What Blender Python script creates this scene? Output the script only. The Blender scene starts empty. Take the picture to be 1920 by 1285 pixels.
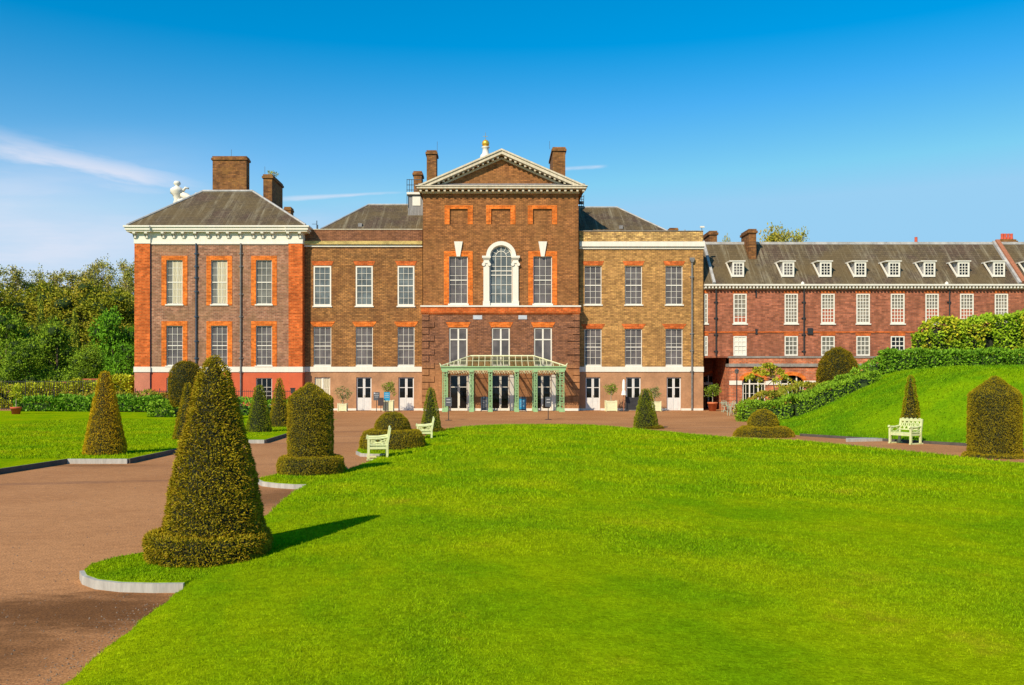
import bpy, math, random
import numpy as np
from mathutils import Vector, Matrix
random.seed(7); np.random.seed(7)
R = math.radians
sc = bpy.context.scene
COL = sc.collection

# ------------------------------------------------------------------ camera
F, CX, HZ, EYE = 1700.0, 930.0, 720.0, 2.2      # focal length, principal point (px of a 1920 px wide frame), eye height (m)
cam = bpy.data.cameras.new('camera'); camo = bpy.data.objects.new('camera', cam); COL.objects.link(camo)
cam.sensor_width = 36; cam.lens = F / 1920 * 36
cam.shift_x = (960 - CX) / 1920; cam.shift_y = (HZ - 642.5) / 1920
cam.clip_end = 3000; cam.clip_start = .1
camo.location = (0, 0, EYE); camo.rotation_euler = (R(90), 0, 0)
sc.camera = camo

# ------------------------------------------------------------------ sun, sky, exposure
SUN = Vector((.62, 1.0, -.88)).normalized()       # direction the light travels
elev = math.asin(-SUN.z)
sl = bpy.data.lights.new('sun', 'SUN'); sl.energy = 5.0; sl.angle = R(.5); sl.color = (1, .87, .66)
so = bpy.data.objects.new('sun', sl); COL.objects.link(so)
so.rotation_euler = SUN.to_track_quat('-Z', 'Y').to_euler(); so.location = (-30, -40, 60)
sc.view_settings.view_transform = 'Standard'; sc.view_settings.look = 'None'
sc.view_settings.exposure = .12; sc.view_settings.gamma = 1

W = bpy.data.worlds.new('World'); sc.world = W; W.use_nodes = True


class NT:
    """tiny node-expression helper"""
    def __init__(s, tree): s.t = tree; s.n = tree.nodes; s.l = tree.links
    def new(s, typ, **kw):
        nd = s.n.new(typ)
        for k, v in kw.items(): setattr(nd, k, v)
        return nd
    def set(s, nd, k, v):
        if isinstance(v, bpy.types.NodeSocket): s.l.new(v, nd.inputs[k])
        elif v is not None: nd.inputs[k].default_value = v
    def m(s, op, a, b=None, c=None, clamp=False):
        nd = s.new('ShaderNodeMath', operation=op); nd.use_clamp = clamp
        for i, v in enumerate((a, b, c)):
            if v is not None: s.set(nd, i, v)
        return nd.outputs[0]
    def mix(s, f, a, b, mode='MIX'):
        nd = s.new('ShaderNodeMix', data_type='RGBA', blend_type=mode)
        s.set(nd, 0, f); s.set(nd, 6, c4(a)); s.set(nd, 7, c4(b))
        return nd.outputs[2]
    def ramp(s, f, stops, interp='LINEAR'):
        nd = s.new('ShaderNodeValToRGB'); cr = nd.color_ramp; cr.interpolation = interp
        while len(cr.elements) < len(stops): cr.elements.new(.5)
        for e, (p, c) in zip(cr.elements, stops): e.position = p; e.color = c4(c) if not isinstance(c, (int, float)) else (c, c, c, 1)
        s.set(nd, 0, f); return nd.outputs[0]
    def noise(s, vec, scale, detail=3, rough=.55, dist=0):
        nd = s.new('ShaderNodeTexNoise'); s.set(nd, 'Vector', vec)
        nd.inputs['Scale'].default_value = scale; nd.inputs['Detail'].default_value = detail
        nd.inputs['Roughness'].default_value = rough; nd.inputs['Distortion'].default_value = dist
        return nd.outputs[0]
    def sep(s, v):
        nd = s.new('ShaderNodeSeparateXYZ'); s.set(nd, 0, v); return nd.outputs
    def comb(s, x, y, z):
        nd = s.new('ShaderNodeCombineXYZ')
        for i, v in enumerate((x, y, z)): s.set(nd, i, v)
        return nd.outputs[0]
    def sstep(s, v, a, b, lo=0., hi=1.):
        nd = s.new('ShaderNodeMapRange', interpolation_type='SMOOTHSTEP')
        s.set(nd, 0, v); s.set(nd, 1, a); s.set(nd, 2, b); s.set(nd, 3, lo); s.set(nd, 4, hi)
        return nd.outputs[0]


def c4(c):
    if isinstance(c, bpy.types.NodeSocket): return c
    return tuple(c) + (1,) if len(c) == 3 else tuple(c)


def build_world():
    t = NT(W.node_tree); t.n.clear()
    sky = t.new('ShaderNodeTexSky', sky_type='NISHITA'); sky.sun_disc = False
    sky.sun_elevation = elev
    sky.sun_rotation = math.atan2(-SUN.x, -SUN.y)        # sun stands at -SUN; rotation measured from +Y clockwise
    sky.altitude = 50; sky.air_density = 1.0; sky.dust_density = .35; sky.ozone_density = 2.5
    tc = t.new('ShaderNodeTexCoord').outputs['Generated']
    x, y, z = t.sep(tc)
    hs = t.new('ShaderNodeHueSaturation'); hs.inputs['Hue'].default_value = .49
    hs.inputs['Value'].default_value = 1.0
    # the blue deepens with height above the horizon
    satn = t.sstep(z, .02, .40, 1.05, 1.55); t.set(hs, 'Saturation', satn); t.set(hs, 'Color', sky.outputs[0])
    sr, sg_, sb = t.sep(hs.outputs[0])
    skc = t.comb(t.m('MINIMUM', sr, 1.95), t.m('MINIMUM', sg_, 3.85), t.m('MINIMUM', sb, 5.5))
    ay = t.m('MAXIMUM', t.m('ABSOLUTE', y), .05)
    u = t.m('DIVIDE', x, ay); v = t.m('DIVIDE', z, ay)
    cl = None

    def streak(u0, v0, u1, v1, w0, w1, amt, nz, seed):
        nonlocal cl
        L = math.hypot(u1 - u0, v1 - v0); dx, dy = (u1 - u0) / L, (v1 - v0) / L
        a = t.m('ADD', t.m('MULTIPLY', t.m('SUBTRACT', u, u0), dx), t.m('MULTIPLY', t.m('SUBTRACT', v, v0), dy))
        b = t.m('ADD', t.m('MULTIPLY', t.m('SUBTRACT', u, u0), -dy), t.m('MULTIPLY', t.m('SUBTRACT', v, v0), dx))
        n1 = t.noise(t.comb(t.m('MULTIPLY', a, 1.0), t.m('MULTIPLY', b, 6.0), seed), nz, 5, .6)
        b2 = t.m('ADD', b, t.m('MULTIPLY', t.m('SUBTRACT', n1, .5), w0 * .9))
        wa = t.sstep(a, 0., L, w0, w1)
        q = t.m('DIVIDE', t.m('ABSOLUTE', b2), wa)
        core = t.sstep(q, 0., 1., 1., 0.)
        ends = t.m('MULTIPLY', t.sstep(a, L * .72, L, 1., 0.), t.sstep(a, -.12 * L, .15 * L, 0., 1.))
        r = t.m('MULTIPLY', t.m('MULTIPLY', core, ends), t.sstep(n1, .25, .65, .3 * amt, amt))
        cl = r if cl is None else t.m('MAXIMUM', cl, r)
    streak(-.80, .305, -.27, .209, .040, .016, .8, 7, 1.3)
    streak(-.66, .245, -.30, .205, .020, .012, .4, 9, 4.3)
    streak(-.24, .204, -.092, .2115, .0045, .0025, .6, 14, 2.1)
    streak(.070, .2365, .126, .2405, .0035, .0025, .55, 20, 3.7)
    # broad thin veil low on the left
    n2 = t.noise(t.comb(t.m('MULTIPLY', u, 1.2), t.m('MULTIPLY', v, 7.), 5.), 2.4, 5, .6)
    veil = t.m('MULTIPLY', t.m('MULTIPLY', t.sstep(u, -.20, -.52, 0., 1.), t.sstep(v, .30, .15, 0., 1.)), t.sstep(n2, .30, .66, .50, .92))
    veil2 = t.m('MULTIPLY', t.m('MULTIPLY', t.sstep(u, .05, -.35, 0., 1.), t.sstep(v, .24, .14, 0., 1.)), t.sstep(n2, .36, .66, .15, .55))
    cl = t.m('MAXIMUM', cl, t.m('MAXIMUM', veil, veil2))
    cl = t.m('MULTIPLY', cl, t.m('GREATER_THAN', y, 0.))
    bg = t.new('ShaderNodeBackground'); bg.inputs[1].default_value = .15
    col = t.mix(cl, skc, (4.9, 5.0, 5.7))
    # pale haze toward the horizon
    col = t.mix(t.sstep(z, .0, .20, .25, 0.), col, (2.6, 4.1, 5.4))
    t.set(bg, 0, col)
    out = t.new('ShaderNodeOutputWorld'); t.l.new(bg.outputs[0], out.inputs[0])


build_world()

# ------------------------------------------------------------------ helpers
def px(x, Y): return (x - CX) * Y / F
def pz(y, Y): return EYE - (y - HZ) * Y / F


OFF = {}


def tag(o, label=None, cat=None, group=None, kind=None):
    if label: o['label'] = label
    if cat: o['category'] = cat
    if group: o['group'] = group
    if kind: o['kind'] = kind
    return o


def thing(name, label, cat, loc=(0, 0, 0), rz=0, group=None):
    o = bpy.data.objects.new(name, None); COL.objects.link(o)
    o.empty_display_size = .3
    o.location = loc; o.rotation_euler = (0, 0, rz); OFF[o] = Vector(loc) if not rz else None
    return tag(o, label, cat, group)


class MB:
    def __init__(s): s.v = []; s.f = []
    def add(s, vs, fs):
        n = len(s.v); s.v += [tuple(p) for p in vs]; s.f += [tuple(i + n for i in f) for f in fs]; return s
    def quad(s, a, b, c, d): return s.add([a, b, c, d], [(0, 1, 2, 3)])
    def box(s, x0, x1, y0, y1, z0, z1):
        if x0 > x1: x0, x1 = x1, x0
        if y0 > y1: y0, y1 = y1, y0
        if z0 > z1: z0, z1 = z1, z0
        return s.add([(x0, y0, z0), (x1, y0, z0), (x1, y1, z0), (x0, y1, z0), (x0, y0, z1), (x1, y0, z1), (x1, y1, z1), (x0, y1, z1)],
                     [(0, 3, 2, 1), (4, 5, 6, 7), (0, 1, 5, 4), (1, 2, 6, 5), (2, 3, 7, 6), (3, 0, 4, 7)])
    def prism(s, poly, y0, y1):          # poly in x,z, counter clockwise seen from the front
        n = len(poly)
        vs = [(x, y0, z) for x, z in poly] + [(x, y1, z) for x, z in poly]
        fs = [tuple(range(n)), tuple(range(2 * n - 1, n - 1, -1))]
        fs += [(i, i + n, (i + 1) % n + n, (i + 1) % n) for i in range(n)]
        return s.add(vs, fs)
    def slab(s, poly, z0, z1):           # poly in x,y
        n = len(poly)
        vs = [(x, y, z0) for x, y in poly] + [(x, y, z1) for x, y in poly]
        fs = [tuple(range(n - 1, -1, -1)), tuple(range(n, 2 * n))]
        fs += [(i, (i + 1) % n, (i + 1) % n + n, i + n) for i in range(n)]
        return s.add(vs, fs)
    def bar(s, a, b, w, h=None):         # square bar between two points
        a, b = Vector(a), Vector(b); h = h or w; d = (b - a).normalized()
        up = Vector((0, 0, 1)) if abs(d.z) < .95 else Vector((0, 1, 0))
        sx = d.cross(up).normalized() * w / 2; sy = sx.cross(d).normalized() * h / 2
        vs = [p + i * sx + j * sy for p in (a, b) for i, j in ((-1, -1), (1, -1), (1, 1), (-1, 1))]
        return s.add(vs, [(0, 1, 2, 3), (7, 6, 5, 4), (0, 4, 5, 1), (1, 5, 6, 2), (2, 6, 7, 3), (3, 7, 4, 0)])
    def tube(s, pts, rs, n=8):
        pts = [Vector(p) for p in pts]
        if not hasattr(rs, '__len__'): rs = [rs] * len(pts)
        vs = []
        for i, p in enumerate(pts):
            d = (pts[min(i + 1, len(pts) - 1)] - pts[max(i - 1, 0)]).normalized()
            up = Vector((0, 0, 1)) if abs(d.z) < .9 else Vector((0, 1, 0))
            sx = d.cross(up).normalized(); sy = sx.cross(d)
            for k in range(n):
                a = 2 * math.pi * k / n; vs.append(p + (sx * math.cos(a) + sy * math.sin(a)) * rs[i])
        fs = [(i * n + k, i * n + (k + 1) % n, (i + 1) * n + (k + 1) % n, (i + 1) * n + k) for i in range(len(pts) - 1) for k in range(n)]
        fs += [tuple(range(n - 1, -1, -1)), tuple(range((len(pts) - 1) * n, len(pts) * n))]
        return s.add(vs, fs)
    def lathe(s, prof, c=(0, 0, 0), n=24):   # prof: (r,z)
        vs = []; cx, cy, cz = c
        for r, z in prof:
            for k in range(n):
                a = 2 * math.pi * k / n; vs.append((cx + r * math.cos(a), cy + r * math.sin(a), cz + z))
        fs = [(i * n + k, i * n + (k + 1) % n, (i + 1) * n + (k + 1) % n, (i + 1) * n + k) for i in range(len(prof) - 1) for k in range(n)]
        return s.add(vs, fs)
    def make(s, name, mat, parent=None, smooth=False):
        me = bpy.data.meshes.new(name); off = OFF.get(parent) if parent is not None else None
        vs = s.v if off is None else [(a - off[0], b - off[1], c - off[2]) for a, b, c in s.v]
        me.from_pydata(vs, [], s.f); me.update()
        if mat: me.materials.append(mat)
        if smooth:
            for p in me.polygons: p.use_smooth = True
        o = bpy.data.objects.new(name, me); COL.objects.link(o)
        if parent is not None: o.parent = parent; OFF[o] = OFF.get(parent)
        return o


def link_mesh(name, me, parent=None, loc=None):
    o = bpy.data.objects.new(name, me); COL.objects.link(o)
    if parent is not None: o.parent = parent; OFF[o] = OFF.get(parent)
    if loc: o.location = loc
    return o


def dup(root, loc, rz=None, label=None, scale=None):
    r = root.copy(); COL.objects.link(r); r.location = loc
    if rz is not None: r.rotation_euler = (0, 0, rz)
    if label: r['label'] = label
    if scale: r.scale = scale
    for ch in list(root.children):
        c = ch.copy(); COL.objects.link(c); c.parent = r
        for g in ch.children:
            d = g.copy(); COL.objects.link(d); d.parent = c
    return r


# ------------------------------------------------------------------ materials
MT = {}


def newmat(name):
    m = bpy.data.materials.new(name); m.use_nodes = True; t = NT(m.node_tree); t.n.clear()
    out = t.new('ShaderNodeOutputMaterial'); b = t.new('ShaderNodeBsdfPrincipled')
    t.l.new(b.outputs[0], out.inputs[0]); MT[name] = m
    return m, t, b


def pos(t): return t.new('ShaderNodeNewGeometry').outputs['Position']


def plain(name, col, rough=.6, var=.12, scale=2.5, metal=0, spec=.4, streak=False):
    m, t, b = newmat(name); p = pos(t)
    if streak:
        x, y, z = t.sep(p); p = t.comb(t.m('MULTIPLY', x, 3.), y, t.m('MULTIPLY', z, .5))
    n = t.noise(p, scale, 5, .6); n2 = t.noise(p, scale * 9, 2)
    f = t.m('ADD', t.m('MULTIPLY', n, .7), t.m('MULTIPLY', n2, .3))
    k = t.sstep(f, .3, .7, 1 - var * 2, 1 + var * .5)
    c = t.mix(1., c4(col), t.comb(k, k, k), 'MULTIPLY'); t.set(b, 'Base Color', c)
    b.inputs['Roughness'].default_value = rough; b.inputs['Metallic'].default_value = metal
    b.inputs['Specular IOR Level'].default_value = spec
    return m


def brick(name, c1, c2, mortar, patch=None, low=None, bw=.34, rh=.125, patchscale=.5, seed=0):
    m, t, b = newmat(name); x, y, z = t.sep(pos(t))
    vec = t.comb(t.m('ADD', x, y), z, 0.)
    br = t.new('ShaderNodeTexBrick'); t.set(br, 'Vector', vec); br.offset = .5
    br.inputs['Color1'].default_value = c4(c1); br.inputs['Color2'].default_value = c4(c2)
    br.inputs['Mortar'].default_value = c4(mortar); br.inputs['Scale'].default_value = 1
    br.inputs['Mortar Size'].default_value = .016; br.inputs['Brick Width'].default_value = bw
    br.inputs['Row Height'].default_value = rh; br.inputs['Bias'].default_value = 0
    v3 = t.comb(t.m('ADD', x, y), z, float(seed))
    n1 = t.noise(v3, patchscale, 6, .65); n2 = t.noise(v3, 5, 3, .6)
    # small random darker/lighter bricks
    cell = t.new('ShaderNodeTexWhiteNoise', noise_dimensions='3D')
    row = t.m('FLOOR', t.m('DIVIDE', z, rh)); cl = t.m('FLOOR', t.m('DIVIDE', t.m('ADD', t.m('ADD', x, y), t.m('MULTIPLY', t.m('MODULO', row, 2.), bw / 2)), bw))
    t.set(cell, 'Vector', t.comb(cl, row, float(seed)))
    kk = t.m('ADD', t.m('MULTIPLY', cell.outputs[0], .58), .70)
    c = t.mix(1., br.outputs[0], t.comb(kk, kk, kk), 'MULTIPLY')
    if patch: c = t.mix(t.sstep(n1, .45, .62, 0., .55), c, t.mix(.5, patch, c))
    if low:
        zz = t.m('ADD', z, t.m('MULTIPLY', t.m('SUBTRACT', n1, .5), 2.2)); c = t.mix(t.sstep(zz, low[0] + .5, low[0] - .5, 0., .8), c, t.mix(.5, low[1], c))
    k = t.sstep(n2, .3, .7, .92, 1.06)
    n5 = t.noise(t.comb(t.m('MULTIPLY', t.m('ADD', x, y), 2.2), t.m('MULTIPLY', z, .35), float(seed + 3)), 1.1, 5, .65)
    k = t.m('MULTIPLY', t.m('MULTIPLY', k, t.sstep(n1, .3, .7, 1.12, .86)), t.sstep(n5, .36, .62, 1.05, .82))
    c = t.mix(1., c, t.comb(k, k, k), 'MULTIPLY')
    t.set(b, 'Base Color', c); b.inputs['Roughness'].default_value = .9; b.inputs['Specular IOR Level'].default_value = .2
    return m


brick('brick_pavilion', (.34, .145, .085), (.25, .11, .068), (.38, .25, .17), patch=(.42, .25, .12), seed=1)
brick('brick_orange', (.60, .115, .020), (.50, .09, .018), (.55, .20, .06), seed=2)
brick('brick_orange_light', (0.722, 0.162, 0.018), (0.646, 0.123, 0.012), (0.665, 0.247, 0.060), seed=3)
brick('brick_brown', (0.405, 0.189, 0.058), (0.267, 0.132, 0.047), (0.120, 0.057, 0.027), patch=(0.276, 0.106, 0.043), seed=4)
brick('brick_centre', (0.386, 0.160, 0.050), (0.277, 0.116, 0.041), (0.143, 0.064, 0.030), patch=(0.386, 0.188, 0.063), seed=5)
brick('brick_base', (0.310, 0.134, 0.063), (0.224, 0.101, 0.055), (0.103, 0.050, 0.038), patch=(0.361, 0.151, 0.067), low=(3.7, (0.568, 0.269, 0.101)), seed=6)
brick('brick_yellow', (.56, .31, .095), (.40, .21, .068), (.24, .13, .058), patch=(.40, .21, .08), seed=7)
brick('brick_parapet', (.74, .47, .16), (.34, .20, .08), (.22, .13, .06), patch=(.46, .26, .09), seed=8)
brick('brick_range', (.42, .135, .068), (.31, .10, .056), (.28, .13, .085), patch=(.34, .14, .072), seed=9)
brick('brick_arcade', (.62, .16, .06), (.46, .12, .05), (.5, .3, .18), patch=(.36, .13, .09), seed=10)
brick('brick_chimney', (.30, .125, .035), (.16, .065, .025), (.14, .08, .04), patch=(.5, .26, .07), seed=11)
brick('brick_garden', (.36, .13, .07), (.26, .10, .06), (.3, .2, .14), seed=12)
plain('render_red', (.58, .115, .045), .85, .07, 1.2)
plain('render_pink', (.56, .20, .12), .85, .12, 1.0)
plain('render_tan', (.47, .245, .125), .9, .16, .7)
plain('stone_white', (.76, .72, .63), .7, .05, 2, streak=True)
plain('stone_cream', (.66, .58, .44), .8, .14, 2, streak=True)
plain('stone_lichen', (.62, .46, .16), .9, .25, 1.2)
plain('stone_grey', (.30, .27, .24), .85, .2, 3)
plain('lead', (.26, .25, .25), .6, .2, 2, streak=True)
plain('lead_light', (.48, .46, .44), .6, .2, 2)
plain('paint_white', (.76, .72, .63), .45, .04, 3)
plain('paint_door', (.70, .68, .66), .4, .05, 3)
plain('paint_cream', (.74, .74, .46), .45, .08, 8)
plain('paint_bench', (.66, .70, .36), .5, .12, 10)
plain('paint_green', (.30, .50, .24), .4, .10, 6)
plain('iron_black', (.03, .03, .032), .45, .1, 5)
plain('iron_blue', (.05, .08, .12), .45, .1, 5)
plain('iron_grey', (.12, .125, .13), .5, .2, 5)
plain('pipe_grey', (.20, .19, .18), .5, .2, 5)
plain('gold', (.85, .50, .06), .32, .05, 5, metal=.55)
plain('terracotta', (.62, .17, .06), .7, .12, 6)
plain('wood_pole', (.42, .16, .08), .6, .15, 6)
plain('canvas', (.86, .84, .78), .8, .05, 4)
plain('banner_black', (.035, .035, .04), .6, .2, 4)
plain('sign_grey', (.085, .095, .11), .45, .05, 4)
plain('sign_blue', (.02, .28, .50), .35, .05, 4)
plain('sign_dark', (.06, .045, .045), .45, .05, 4)
plain('lettering', (.55, .55, .55), .5, .05, 4)
def curtain_mat():
    m, t, b = newmat('curtain'); x, y, z = t.sep(pos(t))
    w = t.m('SINE', t.m('MULTIPLY', t.m('ADD', x, t.m('MULTIPLY', t.noise(pos(t), 1.3, 2), .12)), 46.))
    t.set(b, 'Base Color', t.mix(t.sstep(w, .2, .9, 0., 1.), (.64, .58, .42), (.24, .20, .14))); b.inputs['Roughness'].default_value = .9  # dark stripes colour in the shade of the folds


curtain_mat()
plain('blind_red', (.40, .10, .05), .7, .1, 4)
plain('plaque', (.48, .52, .58), .5, .1, 4)
plain('brass', (.55, .40, .10), .35, .1, 5, metal=.6)
plain('kerb_stone', (.44, .42, .38), .8, .14, 3, streak=True)
plain('kerb_dark', (.10, .085, .075), .85, .2, 3)  # on the left lawn this dark tone colours in the kerb's shade
plain('bark', (.16, .11, .07), .9, .25, 4)
plain('bark_pale', (.42, .36, .26), .9, .25, 4)
plain('pot_red', (.55, .10, .04), .7, .1, 6)
plain('chimney_pot', (.60, .10, .05), .7, .1, 6)
plain('metal_chair', (.42, .55, .42), .4, .1, 6)


def glass_mat(name, col, rough=.06, spec=.35):
    m, t, b = newmat(name); p = pos(t); x, y, z = t.sep(p)
    cell = t.new('ShaderNodeTexWhiteNoise', noise_dimensions='3D')
    t.set(cell, 'Vector', t.comb(t.m('FLOOR', t.m('MULTIPLY', x, 2.3)), 1., t.m('FLOOR', t.m('MULTIPLY', z, 1.9))))
    n = t.noise(p, .9, 3)
    k = t.m('ADD', t.m('MULTIPLY', cell.outputs[0], .30), t.sstep(n, .3, .7, .60, 1.10))
    t.set(b, 'Base Color', t.mix(1., c4(col), t.comb(k, k, k), 'MULTIPLY'))
    b.inputs['Roughness'].default_value = rough; b.inputs['Specular IOR Level'].default_value = spec
    # slightly uneven old panes
    bp = t.new('ShaderNodeBump'); bp.inputs['Strength'].default_value = .05; bp.inputs['Distance'].default_value = .05
    t.set(bp, 'Height', t.noise(p, 2.2, 2)); t.l.new(bp.outputs[0], b.inputs['Normal'])
    return m


glass_mat('glass_grey', (.115, .10, .098)); glass_mat('glass_mid', (.16, .155, .135)); glass_mat('glass_dark', (.008, .008, .008), .05, .3)
glass_mat('glass_blue', (.125, .145, .150)); glass_mat('glass_light', (.62, .60, .55)); glass_mat('glass_range', (.20, .17, .13))


def canopy_glass():
    m, t, b = newmat('glass_canopy')
    b.inputs['Base Color'].default_value = (.16, .19, .06, 1); b.inputs['Roughness'].default_value = .12
    b.inputs['Alpha'].default_value = .35
    return m


canopy_glass()


def slate():
    m, t, b = newmat('slate'); p = pos(t); x, y, z = t.sep(p)
    v = t.comb(x, 0., t.m('MULTIPLY', z, .07))
    n1 = t.noise(v, 1.9, 7, .75); n2 = t.noise(v, 9., 3, .6); n3 = t.noise(p, .35, 4, .6); n4 = t.noise(t.comb(x, 0., t.m('MULTIPLY', z, .6)), 1.3, 4, .7)
    br = t.new('ShaderNodeTexBrick'); t.set(br, 'Vector', t.comb(x, z, 0.)); br.inputs['Scale'].default_value = 1
    br.inputs['Color1'].default_value = (.135, .100, .062, 1); br.inputs['Color2'].default_value = (.080, .060, .040, 1)
    br.inputs['Mortar'].default_value = (.035, .028, .02, 1); br.inputs['Brick Width'].default_value = .34
    br.inputs['Row Height'].default_value = .19; br.inputs['Mortar Size'].default_value = .018
    c = t.mix(t.sstep(n3, .38, .62, 0., .65), br.outputs[0], (.135, .095, .042))
    c = t.mix(t.sstep(n3, .5, .35, 0., .4), c, (.10, .055, .04))
    f = t.m('MULTIPLY', t.sstep(n1, .48, .60, 0., 1.), t.sstep(n2, .38, .60, .2, .85))
    f = t.m('MULTIPLY', f, t.sstep(n4, .36, .64, .15, .75))
    c = t.mix(f, c, (.31, .27, .185))
    t.set(b, 'Base Color', c); b.inputs['Roughness'].default_value = .85; b.inputs['Specular IOR Level'].default_value = .2
    return m


slate()


def gravel():
    m, t, b = newmat('gravel'); p = pos(t); x, y, z = t.sep(p)
    n1 = t.noise(p, .22, 5, .6); n2 = t.noise(p, 42, 3, .8); n3 = t.noise(t.comb(x, t.m('MULTIPLY', y, 3.), 0.), .9, 5, .6)
    c = t.mix(t.sstep(n1, .35, .65, 0., 1.), (.385, .172, .066), (.47, .222, .090))
    c = t.mix(t.sstep(n3, .5, .75, 0., .35), c, (.33, .145, .056))
    sp = t.m('MULTIPLY', t.sstep(n2, .3, .7, .55, 1.42), t.sstep(t.noise(p, 6., 4, .7), .3, .7, .88, 1.1))
    # darker bands that cross the drive, broken up by noise
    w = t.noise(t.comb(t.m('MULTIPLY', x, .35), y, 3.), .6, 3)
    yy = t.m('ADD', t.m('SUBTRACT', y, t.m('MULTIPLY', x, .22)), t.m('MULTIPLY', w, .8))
    dark_band = None
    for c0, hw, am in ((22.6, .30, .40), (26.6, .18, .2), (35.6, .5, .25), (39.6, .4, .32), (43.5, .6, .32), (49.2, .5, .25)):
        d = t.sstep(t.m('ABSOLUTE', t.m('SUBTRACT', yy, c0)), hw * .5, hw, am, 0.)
        dark_band = d if dark_band is None else t.m('MAXIMUM', dark_band, d)
    dark_band = t.m('MULTIPLY', dark_band, t.sstep(n3, .3, .55, .4, 1.))
    c = t.mix(dark_band, c, (.17, .085, .055))
    # damp silt washed up where the drive meets the kerb ends
    ng = t.noise(t.comb(x, t.m('MULTIPLY', y, 2.2), 2.), 2.2, 9, .74)
    def blob(cx, cy, rx, ry, amt):
        dx = t.m('DIVIDE', t.m('SUBTRACT', x, cx), rx); dy = t.m('DIVIDE', t.m('SUBTRACT', y, cy), ry)
        d = t.m('SQRT', t.m('ADD', t.m('MULTIPLY', dx, dx), t.m('MULTIPLY', dy, dy)))
        d = t.m('ADD', d, t.m('MULTIPLY', t.m('SUBTRACT', ng, .5), 1.5))
        return t.sstep(d, .25, 1.05, amt, 0.)
    st = t.m('MAXIMUM', blob(-4.0, 8.75, 1.9, 1.15, 1.), t.m('MAXIMUM', blob(-4.3, 7.3, 1.1, 1.3, .8), blob(-4.3, 17.6, 1.0, 1.8, .75)))
    st = t.m('MAXIMUM', st, blob(-11., 24.4, 2.2, .5, .6))
    c = t.mix(t.m('MULTIPLY', st, .95), c, (.15, .062, .018))
    # pale grit scattered along the lawn edge
    vo = t.new('ShaderNodeTexVoronoi'); t.set(vo, 'Vector', p); vo.inputs['Scale'].default_value = 26
    gr = t.m('MULTIPLY', t.sstep(vo.outputs[0], .12, .2, 1., 0.), t.m('MAXIMUM', blob(-3.35, 8.5, .5, .6, 1.), blob(-3.3, 7.4, .35, 1.2, .8)))
    c = t.mix(t.m('MULTIPLY', gr, .6), c, (.5, .45, .38))
    c = t.mix(1., c, t.comb(sp, sp, sp), 'MULTIPLY')
    t.set(b, 'Base Color', c); b.inputs['Roughness'].default_value = .95; b.inputs['Specular IOR Level'].default_value = .15
    bp = t.new('ShaderNodeBump'); bp.inputs['Strength'].default_value = .5; bp.inputs['Distance'].default_value = .01
    t.set(bp, 'Height', n2); t.l.new(bp.outputs[0], b.inputs['Normal'])
    return m


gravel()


def lawn_col(t, p, rnd=None):
    x, y, z = t.sep(p)
    n1 = t.noise(p, .45, 5, .62); n2 = t.noise(t.comb(x, y, 0.), 2.6, 4, .7); n3 = t.noise(p, 30, 2, .8)
    wv = t.noise(t.comb(t.m('MULTIPLY', t.m('ADD', x, t.m('MULTIPLY', y, .35)), .5), t.m('MULTIPLY', y, .22), 8.), 1.6, 3, .6)
    c = t.mix(t.sstep(n1, .36, .64, 0., 1.), (.145, .270, .002), (.225, .325, .002))
    c = t.mix(t.sstep(wv, .45, .62, 0., .40), c, (.300, .360, .002))
    c = t.mix(t.sstep(n2, .60, .78, 0., .25), c, (.090, .215, .002))
    c = t.mix(t.sstep(n2, .40, .26, 0., .40), c, (.33, .33, .006))
    c = t.mix(t.m('MULTIPLY', t.sstep(n1, .58, .7, 0., .45), t.sstep(n2, .4, .55, 0., 1.)), c, (.34, .27, .012))
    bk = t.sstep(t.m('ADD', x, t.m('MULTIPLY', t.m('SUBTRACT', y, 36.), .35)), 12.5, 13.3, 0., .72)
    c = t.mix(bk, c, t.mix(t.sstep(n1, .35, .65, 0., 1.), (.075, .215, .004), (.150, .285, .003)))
    f = rnd if rnd is not None else n3
    k = t.sstep(f, .05, .95, .60, 1.45)
    k = t.m('MULTIPLY', k, t.sstep(t.noise(p, 8., 3, .7), .3, .7, .84, 1.15))
    return t.mix(1., c, t.comb(k, k, k), 'MULTIPLY')


def lawn():
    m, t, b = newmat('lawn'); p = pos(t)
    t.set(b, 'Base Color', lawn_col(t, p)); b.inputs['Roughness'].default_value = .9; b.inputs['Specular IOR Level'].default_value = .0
    bp = t.new('ShaderNodeBump'); bp.inputs['Strength'].default_value = .8; bp.inputs['Distance'].default_value = .03
    t.set(bp, 'Height', t.noise(p, 22, 4, .8)); t.l.new(bp.outputs[0], b.inputs['Normal'])
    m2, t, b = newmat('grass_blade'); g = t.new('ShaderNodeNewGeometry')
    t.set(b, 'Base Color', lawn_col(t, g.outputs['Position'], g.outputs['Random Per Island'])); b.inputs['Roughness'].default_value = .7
    b.inputs['Specular IOR Level'].default_value = .05


lawn()


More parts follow.
